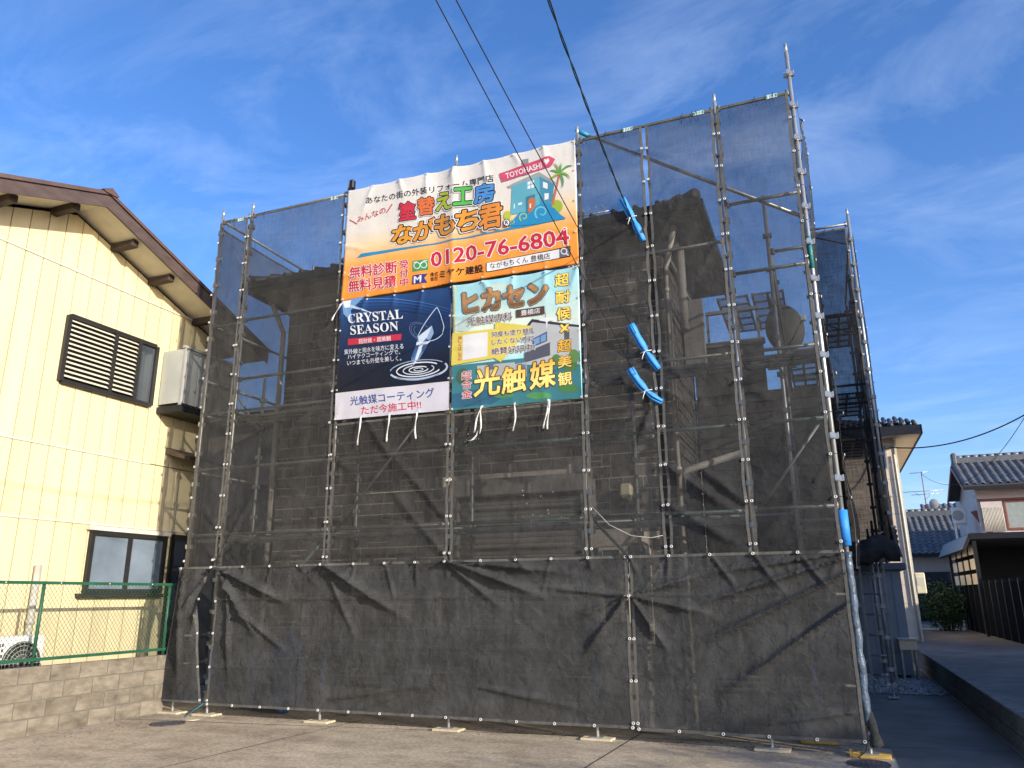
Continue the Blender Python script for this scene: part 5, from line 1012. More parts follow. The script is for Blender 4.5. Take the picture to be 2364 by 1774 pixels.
def net(label, P, Lu, v0, v1, mname, seed, creases=(), bulge=.02, eyes_l=True, eyes_r=True, eyes_b=False, eyes_t=False, wr=.010, ax='y', shape=None, nm='safety_net', zs=None, tie=True, du=.032, dv=.036, group='dark mesh nets hung on the scaffold', ncre=8, scallop=.008, tagx=None, hem=True):
    """P(u, v, d): u metres along the sheet, v height, d metres towards the outside"""
    rg = random.Random(seed)
    cr = list(creases)
    for _ in range(ncre):
        side_ = rg.choice((0, 1)); vv = rg.choice([2.02 + .45 * k for k in range(12) if v0 < 2.02 + .45 * k < v1] or [(v0 + v1) / 2])
        ln = rg.uniform(.3, min(.9, Lu)); an = rg.uniform(-1.1, .9)
        u0 = 0.0 if side_ == 0 else Lu; s_ = 1 if side_ == 0 else -1
        cr.append((u0, vv, u0 + s_ * ln * math.cos(an), vv + ln * math.sin(an), rg.uniform(.006, .02), rg.uniform(.02, .05)))
    if Lu < 2.0:
        for k in range(13):
            vv = 2.02 + .45 * k
            if not v0 < vv < v1: continue
            for u0, s_ in ((0.0, 1), (Lu, -1)):
                for _ in range(2):
                    ln = rg.uniform(.10, .34); an = rg.uniform(-.9, .7); cr.append((u0, vv, u0 + s_ * ln * math.cos(an), vv + ln * math.sin(an), rg.uniform(.003, .009), rg.uniform(.02, .035)))
    if eyes_t:
        n_ = max(1, round(Lu / .45))
        for k in range(n_ + 1):
            for _ in range(2):
                ln = rg.uniform(.15, .6); an = rg.uniform(-2.5, -.6); u0 = Lu * k / n_
                cr.append((u0, v1, u0 + ln * math.cos(an), v1 + ln * math.sin(an), rg.uniform(.005, .016), rg.uniform(.02, .04)))
    for k in range(1, 4):
        cr.append((Lu * k / 4, v0 - .1, Lu * k / 4 + rg.uniform(-.02, .02), v1 + .6, .0035, .016))
    for k in range(int((v1 - v0) / .85)):
        vv = v0 + .45 + k * .85 + rg.uniform(-.05, .05); cr.append((-.1, vv, Lu + .6, vv + rg.uniform(-.02, .02), .0035, .016))
    cf = crease_field(cr)
    so = Vector((seed * 3.1, seed * 1.7, seed))
    ez = zs if zs is not None else [2.02 + .45 * k for k in range(13) if v0 + .03 < 2.02 + .45 * k < v1 - .02]
    e0 = ez[0] if ez else v0
    amps = [rg.uniform(.2, 1.3) for _ in range(20)]
    def edge(v):
        q = (v - e0) / .45; return scallop * amps[int(q) % 20] * math.sin(math.pi * (q % 1.0)) ** 2
    def disp(u, v):
        su, sv = u / Lu, (v - v0) / (v1 - v0)
        bl = bulge * math.sin(math.pi * su) * (1 + .4 * math.sin(5 * sv + seed))
        nz = mnoise.noise(Vector((u * 1.6, v * 1.3, 0)) + so) * wr + mnoise.noise(Vector((u * 5, v * 3.4, 3)) + so) * wr * .45 + mnoise.noise(Vector((u * 13, v * 9, 7)) + so) * wr * .16
        ef = min(1, 6 * su * (1), 6 * (1 - su)) if Lu < 2.5 else 1
        return bl + nz * (.35 + .65 * ef) + cf(u, v)
    def pos(a, b):
        v = v0 + (v1 - v0) * b; lo, hi = edge(v), Lu - edge(v)
        if shape: lo, hi = shape(v, lo, hi)
        u = lo + (hi - lo) * a
        return P(u, v, disp(u, v))
    nu = max(6, int(Lu / du)); nv = max(6, int((v1 - v0) / dv))
    rt_ = root(nm, tuple(Vector(P(Lu / 2, v0, 0))), label, 'safety net', group)
    MB().grid(pos, nu, nv).build('mesh_sheet', M[mname], rt_, True)
    if hem:
        hw = .032
        for a0, s_ in ((0, 1), (1, -1)):
            def hp(a, b, a0=a0, s_=s_):
                v = v0 + (v1 - v0) * b; lo, hi = edge(v), Lu - edge(v)
                if shape: lo, hi = shape(v, lo, hi)
                u = (lo + a * hw) if s_ > 0 else (hi - a * hw)
                return P(u, v, disp(u, v) + .004)
            MB().grid(hp, 1, nv).build('hem', M['hem'], rt_, True)
        for b0, s_ in (((v0, 1), (v1, -1)) if v0 != 1.90 else ((v1, -1),)):
            def hp(a, b, b0=b0, s_=s_):
                lo, hi = edge(b0), Lu - edge(b0)
                if shape: lo, hi = shape(b0, lo, hi)
                u = lo + hw + (hi - lo - 2 * hw) * a; v = b0 + s_ * b * .03
                return P(u, v, disp(u, v) + .004)
            MB().grid(hp, nu, 1).build('hem', M['hem'], rt_, True)
    for v in ez:
        lo, hi = 0, Lu
        if shape: lo, hi = shape(v, lo, hi)
        if eyes_l: inst('eyelet', EYE[ax], rt_, P(lo + .012, v, disp(lo + .012, v) + .010))
        if eyes_r:
            inst('eyelet', EYE[ax], rt_, P(hi - .012, v, disp(hi - .012, v) + .010))
            if tie and ax == 'y': inst('tie_cord', TIE, rt_, P(hi + .02, v, .012))
    for on, vv in ((eyes_b, v0 + .015), (eyes_t, v1 - .015)):
        if on:
            n_ = max(1, round(Lu / .45))
            for k in range(n_ + 1):
                u = min(max(.02, Lu * k / n_), Lu - .02); inst('eyelet', EYE[ax], rt_, P(u, vv, disp(u, vv) + .010))
    if v1 > 7 and ax == 'y':
        for _ in range(3):
            u = rg.uniform(.12, Lu - .12); p = Vector(P(u, v1 + .03, .02)); k = rg.uniform(-.04, .04)
            MB().path([p, p + Vector((k * .4, -.012, -.07)), p + Vector((k, -.004, -.13 - abs(k)))], .0035, 4).build('tie_cord', M['cord'], rt_, True)
    if tagx is not None:
        b = MB(); a_ = Vector(P(tagx, v1 - .045, .02)); c_ = Vector(P(tagx + .13, v1 - .045, .02)); d_ = c_ - a_
        b.add([a_, c_, c_ + Vector((0, 0, .05)), a_ + Vector((0, 0, .05))], [(0, 1, 2, 3)]); b.build('care_label', M['white'], rt_)
        b = MB(); y_ = Vector((0, -.002, 0))
        for t0, t1 in ((.02, .14), (.8, .97), (.3, .36), (.45, .5), (.6, .68)): b.add([a_ + d_ * t0 + y_ + Vector((0, 0, .006)), a_ + d_ * t1 + y_ + Vector((0, 0, .006)), a_ + d_ * t1 + y_ + Vector((0, 0, .044)), a_ + d_ * t0 + y_ + Vector((0, 0, .044))], [(0, 1, 2, 3)])
        b.build('label_print', M['sticker'], rt_)
    return rt_
G = .05
def front(x0, y=-.066): return lambda u, v, d: (x0 + u, y - d, v)
net('narrow dark net at the left end of the front, beside the cream house', front(-8.685), .57, 1.90, 7.32, 'net', 1, bulge=.012, tagx=.36)
net('tall dark net left of the banners, between the second and third posts', front(-8.086), 1.772, 1.90, 7.32, 'net', 2, tagx=1.52,
    creases=[(0, 2.0, .9, 2.6, .03, .05), (0, 2.0, 1.2, 2.3, .025, .05), (0, 2.0, .6, 3.0, .02, .05), (0, 3.4, .9, 4.1, .012, .06), (1.7, 4.3, .9, 3.6, .014, .06), (1.7, 2.5, 1.0, 3.1, .01, .04)])
net('dark net under the black banner with the crystal', front(-6.286), 1.772, 1.90, 3.80, 'net', 3, wr=.012, creases=[(1.7, 2.05, .9, 2.9, .03, .05), (1.7, 2.5, .7, 3.6, .022, .06), (.5, 3.85, 1.2, 2.9, .015, .07)])
NET34 = net('dark net under the teal banner, over the window shutter', front(-4.486), 1.772, 1.90, 3.77, 'net', 4, creases=[(0, 2.0, .7, 2.5, .012, .05), (1.7, 3.4, .8, 3.1, .012, .05)])
net('narrow dark net right of the banners, with three blue foam sleeves', front(-2.686), .87, 1.90, 7.34, 'net', 5, tagx=.62, scallop=.012,
    creases=[(.83, 5.85, .2, 5.5, .03, .07), (.83, 3.7, .25, 3.2, .024, .05), (.83, 3.7, .5, 2.9, .02, .05), (.83, 4.2, .2, 3.9, .02, .05), (.83, 5.85, .1, 5.95, .02, .06)])
net('dark net right of the blue foam sleeves, with long diagonal folds', front(-1.78), .86, 1.90, 7.34, 'net', 6, tagx=.62, scallop=.009,
    creases=[(0, 2.92, .8, 2.3, .035, .06), (0, 2.47, .8, 1.98, .035, .06), (.82, 2.47, .3, 2.95, .03, .06), (0, 4.27, .6, 3.4, .014, .03), (0, 6.1, .7, 6.9, .014, .05), (0, 5.6, .5, 6.3, .01, .05), (0, 3.8, .5, 3.5, .018, .05)])
net('dark net at the right front corner, showing the dish behind', front(-.888), .855, 1.90, 7.34, 'net', 7, tagx=.60, creases=[(0, 3.8, .4, 3.5, .015, .03), (.8, 6.9, .2, 6.0, .008, .06), (0, 2.0, .5, 2.5, .012, .05)])
# paint specks and a torn spot on the net over the shutter
sp = MB(); rgs = random.Random(9)
for k in range(26):
    x, z = (rgs.uniform(-3.5, -2.95), rgs.uniform(2.35, 3.1)) if k < 16 else (rgs.gauss(-4.2, .07), rgs.gauss(3.40, .025))
    s_ = rgs.uniform(.003, .010); a = rgs.uniform(0, 3.1); p = Vector((x, -.118, z)); u = Vector((math.cos(a), 0, math.sin(a))) * s_; v = Vector((-math.sin(a), 0, math.cos(a))) * s_ * .5
    sp.add([p - u, p - v, p + u, p + v], [(0, 1, 2, 3)])
sp.add([(-4.20, -.12, 3.39), (-4.15, -.125, 3.395), (-4.10, -.12, 3.45), (-4.09, -.118, 3.52), (-4.115, -.12, 3.46), (-4.16, -.12, 3.42)], [(0, 1, 2, 3, 4, 5)])
o = sp.build('paint_specks', M['white'], NET34, kind='stuff')
# lower row
def shp(v, lo, hi):
    t = 1 - (v - .16) / 1.77
    return lo - .20 * t, hi - .02 - .12 * math.sin(math.pi * min(max(t, 0), 1) ** .8)
net('small lower dark net at the left corner, hanging open at its right edge', front(-8.74, -.078), .62, .16, 1.935, 'net_low', 11, wr=.02, ncre=0, eyes_t=True, eyes_l=False, tie=False, zs=[.2, .62, 1.05, 1.5], shape=shp, bulge=.05,
    creases=[(.6, 1.9, .1, 1.2, .03, .05), (.6, 1.9, .35, .9, .04, .06), (.1, 1.8, .2, .3, .03, .07)])
net('long lower dark net running under both banners', front(-8.06, -.078), 5.79, .14, 1.935, 'net_low', 12, wr=.022, ncre=0, eyes_t=True, eyes_b=True, tie=False, bulge=.0, du=.022, dv=.022, zs=[.2, .62, 1.05, 1.47],
    creases=[(0, 1.93, 1.25, 1.42, .05, .06), (0, 1.93, .75, 1.0, .05, .06), (.5, 1.3, 1.3, .8, .025, .05), (1.76, 1.93, 3.0, 1.25, .05, .07), (1.76, 1.93, 2.3, 1.0, .02, .05), (3.56, 1.93, 4.8, 1.5, .05, .06), (3.6, 1.93, 5.2, 1.75, .04, .05), (3.56, 1.9, 4.3, 1.35, .025, .05), (5.78, 1.5, 5.0, 1.2, .03, .06), (5.78, 1.5, 4.7, 1.62, .03, .05), (5.78, 1.5, 5.2, .8, .03, .06), (0, 1.49, 5.79, 1.5, .012, .012), (0, .9, 5.79, .92, .008, .012), (.2, 1.85, .35, .4, .03, .06), (2.0, .3, 3.6, .55, .02, .07), (4.0, .5, 5.4, .3, .02, .06)])
net('lower dark net at the right corner with fan-shaped folds', front(-2.245, -.078), 2.22, .13, 1.935, 'net_low', 13, wr=.02, ncre=0, eyes_t=True, eyes_b=True, bulge=.02, du=.018, dv=.018, eyes_r=False, tie=False, zs=[.2, .62, 1.05, 1.5],
    creases=[(2.2, 1.85, .5, 1.35, .045, .06), (2.2, 1.7, .6, .95, .045, .06), (2.2, 1.4, .9, .5, .04, .06), (2.2, 1.9, .8, 1.72, .03, .05), (0, 1.5, .9, 1.75, .035, .06), (0, 1.5, .9, 1.3, .025, .05), (0, 1.5, .4, .9, .03, .05), (0, 1.5, 2.2, 1.52, .012, .012), (2.1, .4, 1.2, .25, .02, .05)])
# sides
net('dark net on the left side of the scaffold, facing the cream house', lambda u, v, d: (-8.745 - d, .05 + u, v), 2.3, .3, 7.3, 'net', 21, ax='x', tie=False, eyes_l=False)
net('dark net on the left side of the scaffold, farther back', lambda u, v, d: (-8.745 - d, 2.45 + u, v), 1.7, .3, 7.0, 'net', 22, ax='x', tie=False, eyes_l=False)
def rp(u, v, d):
    b = .13 * math.exp(-((v - 2.2) / .55) ** 2) * math.exp(-((u - .35) / .5) ** 2) + .03 * math.sin(v * 2.2)
    return (.05 + d + b * 1.0, .03 + u, v)
net('dark net on the right side, bulging out beside the corner post', rp, 1.72, 1.75, 7.3, 'net', 23, ax='x', tie=False, eyes_r=False, bulge=.03)
net('dark net on the right side, reaching back to the rear scaffold', lambda u, v, d: (.05 + d, 1.82 + u, v), 2.34, 1.8, 7.3, 'net', 24, ax='x', tie=False, eyes_l=False, eyes_r=False)
# rear scaffold that steps out to the right
s2 = root('rear_scaffold', (.4, 6, .03), 'narrow rear scaffold stepping out on the right of the house', 'scaffold')
for x, y, z0_, zt in ((.73, 4.2, 2.0, 7.74), (.73, 6.0, 2.0, 7.5), (.73, 7.8, 2.0, 7.5), (.5, 4.6, .2, 2.6), (.5, 6.2, .2, 2.6), (.2, 6.0, .2, 7.0), (.2, 7.8, .2, 7.0)):
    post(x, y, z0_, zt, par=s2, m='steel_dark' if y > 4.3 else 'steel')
    if z0_ < 1: jack(x, y, s2)
for y in (4.6, 6.2): MB().box(.45, .80, y - .03, y + .03, 2.02, 2.08).build('bracket', M['steel_dark'], s2)
for z in (7.47, 5.9, 5.55, 4.7, 4.4, 4.0, 2.15): ledger((.02, 4.2, z), (.73, 4.2, z), par=s2)
for z in (7.4, 5.6, 4.1, 2.3):
    ledger((.73, 4.2, z), (.73, 6, z), par=s2); ledger((.73, 6, z), (.73, 7.8, z), par=s2); ledger((.2, 6, z), (.2, 7.8, z), par=s2)
for a, b in (((.05, 4.2, 7.38), (.7, 4.22, 7.1)), ((.1, 4.2, 5.8), (.7, 4.22, 5.5)), ((.1, 4.2, 4.0), (.7, 4.2, 3.7)), ((.15, 4.15, 2.1), (.62, 4.15, 2.4))): MB().tube(a, b, .012, 6).build('bracket', M['steel_dark'], s2, True)
plank((.45, 6.9, 4.15), 1.75, .4, H2, par=s2); plank((.45, 6.9, 2.3), 1.75, .4, H2, par=s2); plank((.4, 5.1, 5.9), 1.75, .4, H2, par=s2)
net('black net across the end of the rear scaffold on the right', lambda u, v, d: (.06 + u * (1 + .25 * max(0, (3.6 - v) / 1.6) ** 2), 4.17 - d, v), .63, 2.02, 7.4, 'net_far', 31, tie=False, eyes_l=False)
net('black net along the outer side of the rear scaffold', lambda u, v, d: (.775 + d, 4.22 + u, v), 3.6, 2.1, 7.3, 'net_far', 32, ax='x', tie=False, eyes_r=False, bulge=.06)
def blob(cx, cy, cz, rx, ry, rz_, seed, nu=22, nv=12):
    so = Vector((seed, seed * 2, 0)); b = MB()
    def f(a, c):
        t = 2 * math.pi * a; p = math.pi * (c - .5); d = Vector((math.cos(t) * math.cos(p), math.sin(t) * math.cos(p), math.sin(p)))
        s_ = 1 + .22 * mnoise.noise(d * 2.2 + so) + .1 * mnoise.noise(d * 6 + so)
        return (cx + d.x * rx * s_, cy + d.y * ry * s_, max(.01, cz + d.z * rz_ * s_))
    return b.grid(f, nu, nv)
# gathered roll of net at the foot of the rear scaffold
def crumple_fn(a, b):
    u = .02 + .78 * a; t = math.pi * 2 * b
    ra = .10 + .07 * math.sin(a * math.pi) + .05 * mnoise.noise(Vector((a * 5, math.cos(t) * 1.3, math.sin(t) * 1.3)))
    return (u, 4.12 + .75 * ra * math.cos(t), 2.12 - .05 * math.sin(a * 7) + ra * 1.15 * math.sin(t) + .04 * mnoise.noise(Vector((a * 9, t, 1))))
crumple = MB().grid(crumple_fn, 36, 18); pts = []; rr = []
for k in range(14): pts.append((.02 + .055 * k, 4.12 + .02 * math.sin(k), 2.08 + .03 * math.sin(k * 1.3))); rr.append(.07 + .03 * math.sin(k * 1.9) ** 2)
one('rolled_net', crumple, mat('black_net_roll', (.022, .022, .024), .85, 0, .3, 9, .5, 25), 'bunched black net hanging at the foot of the rear scaffold net', 'net', smooth=True)
ld = root('ladder', (.43, 4.6, 0), 'dark ladder standing below the rear scaffold', 'ladder')
for x in (.25, .58): MB().beam((x, 4.9, .02), (x, 4.55, 2.3), .03, .06).build('stile', M['steel_dark'], ld)
for k in range(7): MB().tube((.25, 4.86 - k * .05, .3 + k * .3), (.58, 4.86 - k * .05, .3 + k * .3), .014, 6).build('rung', M['steel_dark'], ld, True)
# net cuff gathered round the right corner leg
one('net_cuff', MB().path([(.02, 0, .40), (.03, -.01, .30), (.045, .0, .21), (.05, .01, .15), (.055, .02, .11)], [.035, .05, .045, .06, .075], 9), M['net_low'], 'gathered tail of net tied round the foot of the right corner leg', 'net', smooth=True)
one('tie_rope', MB().path([(.0, -.02, .15), (-.02, -.06, .12), (-.05, -.1, .06), (-.12, -.14, .012), (-.1, -.17, .01)], .006, 6), M['cord'], 'black rope end at the foot of the right corner leg', 'rope', smooth=True)
one('tie_rope', MB().path([(-8.12, -.03, .17), (-8.2, -.1, .09), (-8.3, -.14, .02), (-8.36, -.1, .015), (-8.25, -.2, .012)], .008, 6), mat('teal_rope', (.02, .14, .17), .6), 'blue-green rope lying by the pad at the split in the lower net', 'rope', smooth=True)
# blue tarpaulin bundle behind the lower net on the left
tb = root('tarpaulin_bundle', (-7.3, .6, 0), 'blue tarpaulin bundle tied with cord behind the lower left net', 'tarpaulin')
blob(-7.25, .5, .5, .27, .26, .5, 4).build('tarpaulin', M['tarp'], tb, True)
for z in (.42, .72): MB().path([(-7.25 + .29 * math.cos(t * .4), .5 + .28 * math.sin(t * .4), z) for t in range(17)], .008, 5).build('cord', M['ribbon'], tb, True)
one('tarpaulin_sheet', blob(-7.85, .6, .4, .13, .15, .38, 9), M['tarp'], 'small blue tarpaulin roll behind the net split at left', 'tarpaulin', smooth=True)
for x, y_, w_, h_, lb in ((-1.0, .75, .34, .26, 'pale cardboard box behind the lower right net'), (-.35, .8, .26, .3, 'pale square board behind the net near the right corner')):
    b = MB(); b.bbox(x - w_ / 2, x + w_ / 2, y_, y_ + .25, .002, h_, .006); b.box(x - w_ / 2 + .02, x + w_ / 2 - .02, y_ - .003, y_, h_ * .45, h_ * .5); one('storage_box', b, M['plank_pale'], lb, 'box')
# ================================================================== BANNERS
BY = -.105
def wave_fn(x0, x1, z0, z1, seed, mid=None):
    so = Vector((seed * 5.3, seed, 0)); rg = random.Random(seed); cr = []
    n_ = max(2, round((x1 - x0) / .45))
    for k in range(n_ + 1):
        x = x0 + (x1 - x0) * k / n_
        cr.append((x, z1, x + rg.uniform(-.16, .16), z1 - rg.uniform(.22, .5), rg.uniform(.012, .024), .06))
        cr.append((x, z0, x + rg.uniform(-.12, .12), z0 + rg.uniform(.15, .35), rg.uniform(.006, .013), .055))
    for k in range(1, 4):
        z = z0 + (z1 - z0) * k / 4
        cr.append((x0, z, x0 + rg.uniform(.2, .5), z + rg.uniform(-.2, .15), rg.uniform(.008, .017), .06)); cr.append((x1, z, x1 - rg.uniform(.2, .5), z + rg.uniform(-.2, .15), rg.uniform(.007, .015), .06))
    f = crease_field(cr, 1.0, 1.0)
    def w(x, z):
        d = mnoise.noise(Vector((x * 1.1, z * 1.2, 0)) + so) * .02 + mnoise.noise(Vector((x * 3.1, z * 2.4, 4)) + so) * .010 + f(x, z)
        if mid is not None: d += .022 * math.exp(-abs(x - mid) / .10) - .012 * math.exp(-((abs(x - mid) - .25) / .15) ** 2)
        return d
    return w
def banner(name, label, corners, m, items, seed, mid=None, cat='banner'):
    (xl, zt0), (xr, zt1), (xl2, zb0), (xr2, zb1) = corners
    w = wave_fn(min(xl, xl2), max(xr, xr2), min(zb0, zb1), max(zt0, zt1), seed, mid)
    n_ = max(2, round((xr - xl) / .45)); 
    def pos(a, b):
        t = abs(math.sin(math.pi * a * n_)); 
        x = (xl2 + (xr2 - xl2) * a) * (1 - b) + (xl + (xr - xl) * a) * b
        zb = zb0 + (zb1 - zb0) * a + .008 * t; zt = zt0 + (zt1 - zt0) * a - .014 * t
        z = zb + (zt - zb) * b
        return (x, BY - w(x, z), z)
    g = MB().grid(pos, int((xr - xl) / .022), int((zt0 - zb0) / .022))
    loc = ((xl + xr) / 2, BY, min(zb0, zb1))
    ob = one(name, g, m, label, cat, 'printed banners on the scaffold', True, loc)
    so_ = ob.modifiers.new('thickness', 'SOLIDIFY'); so_.thickness = .0012; so_.offset = 1
    # print layers
    lay = []; parts = {}
    def put(part, vs, fs, colr, jit=None):
        xs = [v[0] for v in vs]; zs_ = [v[1] for v in vs]; bb = (min(xs), max(xs), min(zs_), max(zs_))
        k = 1 + max([q[4] for q in lay if q[0] < bb[1] and q[1] > bb[0] and q[2] < bb[3] and q[3] > bb[2]] or [0])
        lay.append((*bb, k)); parts.setdefault(part, []).append((vs, fs, colr, k, jit))
    for it in items:
        if it[0] == 'P': put(it[1], it[2], [tuple(range(len(it[2])))], it[3])
        elif it[0] == 'S':
            a, b = it[2], it[3]; n2 = len(a); put(it[1], a + b, [(i, i + 1, n2 + i + 1, n2 + i) for i in range(n2 - 1)], it[4])
        else:
            _, part, text, LB, RB, LT, fill, bold, outs = it
            v0, _f, _j = tmesh(text, 0.0); bx0, bx1 = min(v[0] for v in v0), max(v[0] for v in v0); by0, by1 = min(v[1] for v in v0), max(v[1] for v in v0)
            ex = ((RB[0] - LB[0]) / (bx1 - bx0), (RB[1] - LB[1]) / (bx1 - bx0)); ey = ((LT[0] - LB[0]) / (by1 - by0), (LT[1] - LB[1]) / (by1 - by0))
            for off, c_ in list(outs) + [(bold, fill)]:
                vs, fs, jit = tmesh(text, off)
                put(part, [(LB[0] + (x - bx0) * ex[0] + (y - by0) * ey[0], LB[1] + (x - bx0) * ex[1] + (y - by0) * ey[1]) for x, y in vs], fs, c_, jit)
    for part, lst in parts.items():
        b = MB(); ms = []
        for vs, fs, c_, k, jit in lst:
            mm_ = ink(c_)
            if mm_ not in ms: ms.append(mm_)
            b.add([(x, -.0045 - .0007 * k - (jit[i] if jit else 0), z) for i, (x, z) in enumerate(vs)], fs, ms.index(mm_))
        me = bpy.data.meshes.new(part); me.from_pydata(b.v, [], b.f)
        for mm_ in ms: me.materials.append(mm_)
        me.polygons.foreach_set('material_index', b.mi)
        bm = bmesh.new(); bm.from_mesh(me)
        xs = [v.co.x for v in bm.verts]; zs_ = [v.co.z for v in bm.verts]
        for lo, hi, nrm in ((min(xs), max(xs), (1, 0, 0)), (min(zs_), max(zs_), (0, 0, 1))):
            t = math.ceil(lo / .035) * .035
            while t < hi:
                bmesh.ops.bisect_plane(bm, geom=bm.verts[:] + bm.edges[:] + bm.faces[:], plane_co=(t * nrm[0], 0, t * nrm[2]), plane_no=nrm, dist=1e-6); t += .035
        for v in bm.verts: v.co = Vector((v.co.x, BY + v.co.y - w(v.co.x, v.co.z), v.co.z)) - Vector(loc)
        bmesh.ops.recalc_face_normals(bm, faces=bm.faces)
        for f_ in bm.faces:
            if f_.normal.y > 0: f_.normal_flip()
            f_.smooth = True
        bm.to_mesh(me); bm.free()
        o = link(bpy.data.objects.new(part, me)); o.parent = ob; ORG[o.name] = Vector(loc)
    # eyelets round the edge
    nv_ = max(2, round((zt0 - zb0) / .45))
    pts = [(a / n_, b) for a in range(n_ + 1) for b in (.012, .988)] + [(a, b / nv_) for a in (.008, .992) for b in range(1, nv_)]
    for a, b_ in pts:
        p = Vector(pos(min(max(a, .008), .992), b_)); inst('eyelet', EYE['y'], ob, p + Vector((0, -.006, 0)), (.8, .8, .8))
    return ob
M['gold'] = grad_mat('gold', [(0, (150, 96, 22)), (.35, (222, 172, 48)), (.55, (248, 226, 130)), (.75, (214, 158, 36)), (1, (240, 206, 90))], -.3, 1.5, .4, .5)
M['bronze'] = grad_mat('bronze', [(0, (88, 58, 40)), (.45, (196, 152, 96)), (.7, (112, 74, 48)), (1, (170, 124, 80))], 1.0, 1.6, .4, .4)
MATS['gold'], MATS['bronze'] = M['gold'], M['bronze']
bgA = grad_mat('banner_white_to_orange', [(0, (226, 130, 40)), (.34, (230, 152, 66)), (.50, (214, 188, 146)), (.64, (206, 198, 186)), (1, (202, 197, 189))], 0, 1.78, .55, .06)
bgB = grad_mat('banner_navy', [(0, (16, 17, 22)), (.5, (19, 24, 38)), (.8, (26, 44, 78)), (1, (34, 62, 104))], 0, 1.95, .45, .28)
bgC = grad_mat('banner_teal', [(0, (78, 168, 172)), (.3, (124, 190, 194)), (.62, (184, 212, 208)), (.8, (206, 218, 200)), (1, (150, 196, 200))], 0, 1.75, .5, .35)
banner('advertising_banner', 'wide white and orange banner with the red phone number', [(-6.236, 7.35), (-2.70, 7.33), (-6.253, 5.59), (-2.71, 5.55)], bgA, BIG, 3, mid=-4.49)
banner('advertising_banner', 'dark navy banner with a crystal and water ripples', [(-6.245, 5.572), (-4.492, 5.545), (-6.262, 3.84), (-4.50, 3.81)], bgB, LEFT, 5)
banner('advertising_banner', 'teal and gold banner with a pictured house', [(-4.474, 5.542), (-2.712, 5.525), (-4.472, 3.806), (-2.714, 3.79)], bgC, RIGHT, 8)
ribs = [((-5.817, 3.85), (-5.844, 3.465), 'white ribbon hanging under the navy banner, leftmost of its three'), ((-5.377, 3.84), (-5.399, 3.477), 'white ribbon hanging under the middle of the navy banner'), ((-4.972, 3.835), (-4.966, 3.474), 'white ribbon hanging under the navy banner, rightmost of its three'),
        ((-4.03, 3.82), (-4.15, 3.49), 'slanting white ribbon under the left part of the teal banner'), ((-4.03, 3.82), (-4.07, 3.47), 'white ribbon hanging beside the slanting one under the teal banner'), ((-3.58, 3.81), (-3.6, 3.46), 'single white ribbon under the middle of the teal banner'),
        ((-3.14, 3.81), (-3.205, 3.46), 'left white ribbon of the pair under the right part of the teal banner'), ((-3.135, 3.81), (-3.16, 3.45), 'right white ribbon of the pair under the right part of the teal banner'), ((-6.25, 5.54), (-6.37, 5.30), 'short white ribbon blown left of the navy banner')]
for k, (a, b, lb) in enumerate(ribs):
    pts = []
    for i in range(9):
        t = i / 8; pts.append(Vector((a[0] + (b[0] - a[0]) * t + .012 * math.sin(t * 5 + k), BY - .03 - .012 * math.sin(t * 4 + k * 2), a[1] + (b[1] - a[1]) * t)))
    rb = MB(); vs = []
    for i, p in enumerate(pts):
        an = .5 * math.sin(i * .9 + k); vs += [p + Vector((-.011 * math.cos(an), -.011 * math.sin(an), 0)), p + Vector((.011 * math.cos(an), .011 * math.sin(an), 0))]
    rb.add(vs, [(2 * i, 2 * i + 1, 2 * i + 3, 2 * i + 2) for i in range(8)])
    o = one('tie_ribbon', rb, M['ribbon'], lb, 'ribbon', 'white ribbons under the banners', True); md = o.modifiers.new('t', 'SOLIDIFY'); md.thickness = .003

# ================================================================== CABLES AND FOAM SLEEVES
def cable(name, a, b, sag, r, m, label, n=40, cat='cable'):
    a, b = Vector(a), Vector(b); mb = MB()
    mb.path([a.lerp(b, i / n) + Vector((0, 0, -4 * sag * (i / n) * (1 - i / n))) for i in range(n + 1)], r, 6)
    return one(name, mb, m, label, cat, None, True)
def twisted(a, b, sag, label):
    a, b = Vector(a), Vector(b); rt_ = root('twisted_service_cable', tuple(a), label, 'cable'); n = 220
    for ph, m, nm, rr_ in ((0, M['cord'], 'black_strand', .0065), (math.pi, M['greencable'], 'green_strand', .0055)):
        pts = []
        for i in range(n + 1):
            t = i / n; p = a.lerp(b, t) + Vector((0, 0, -4 * sag * t * (1 - t))); an = i * .55 + ph
            pts.append(p + Vector((.007 * math.cos(an), 0, .007 * math.sin(an))))
        MB().path(pts, rr_, 5).build(nm, m, rt_, True)
    return rt_
twisted((-1.98, -.05, 5.95), (-.71, -16, 8.0), 1.02, 'thick twisted green and black cable running to the top foam sleeve')
cable('service_cable', (-2.0, -.05, 4.46), (-2.03, -16, 7.5), .27, .0042, M['cord'], 'thin black cable running to the middle foam sleeve')
cable('service_cable', (-2.02, -.05, 3.92), (-2.48, -16, 8.3), .05, .0042, M['cord'], 'thin black cable crossing the banners to the lowest foam sleeve')
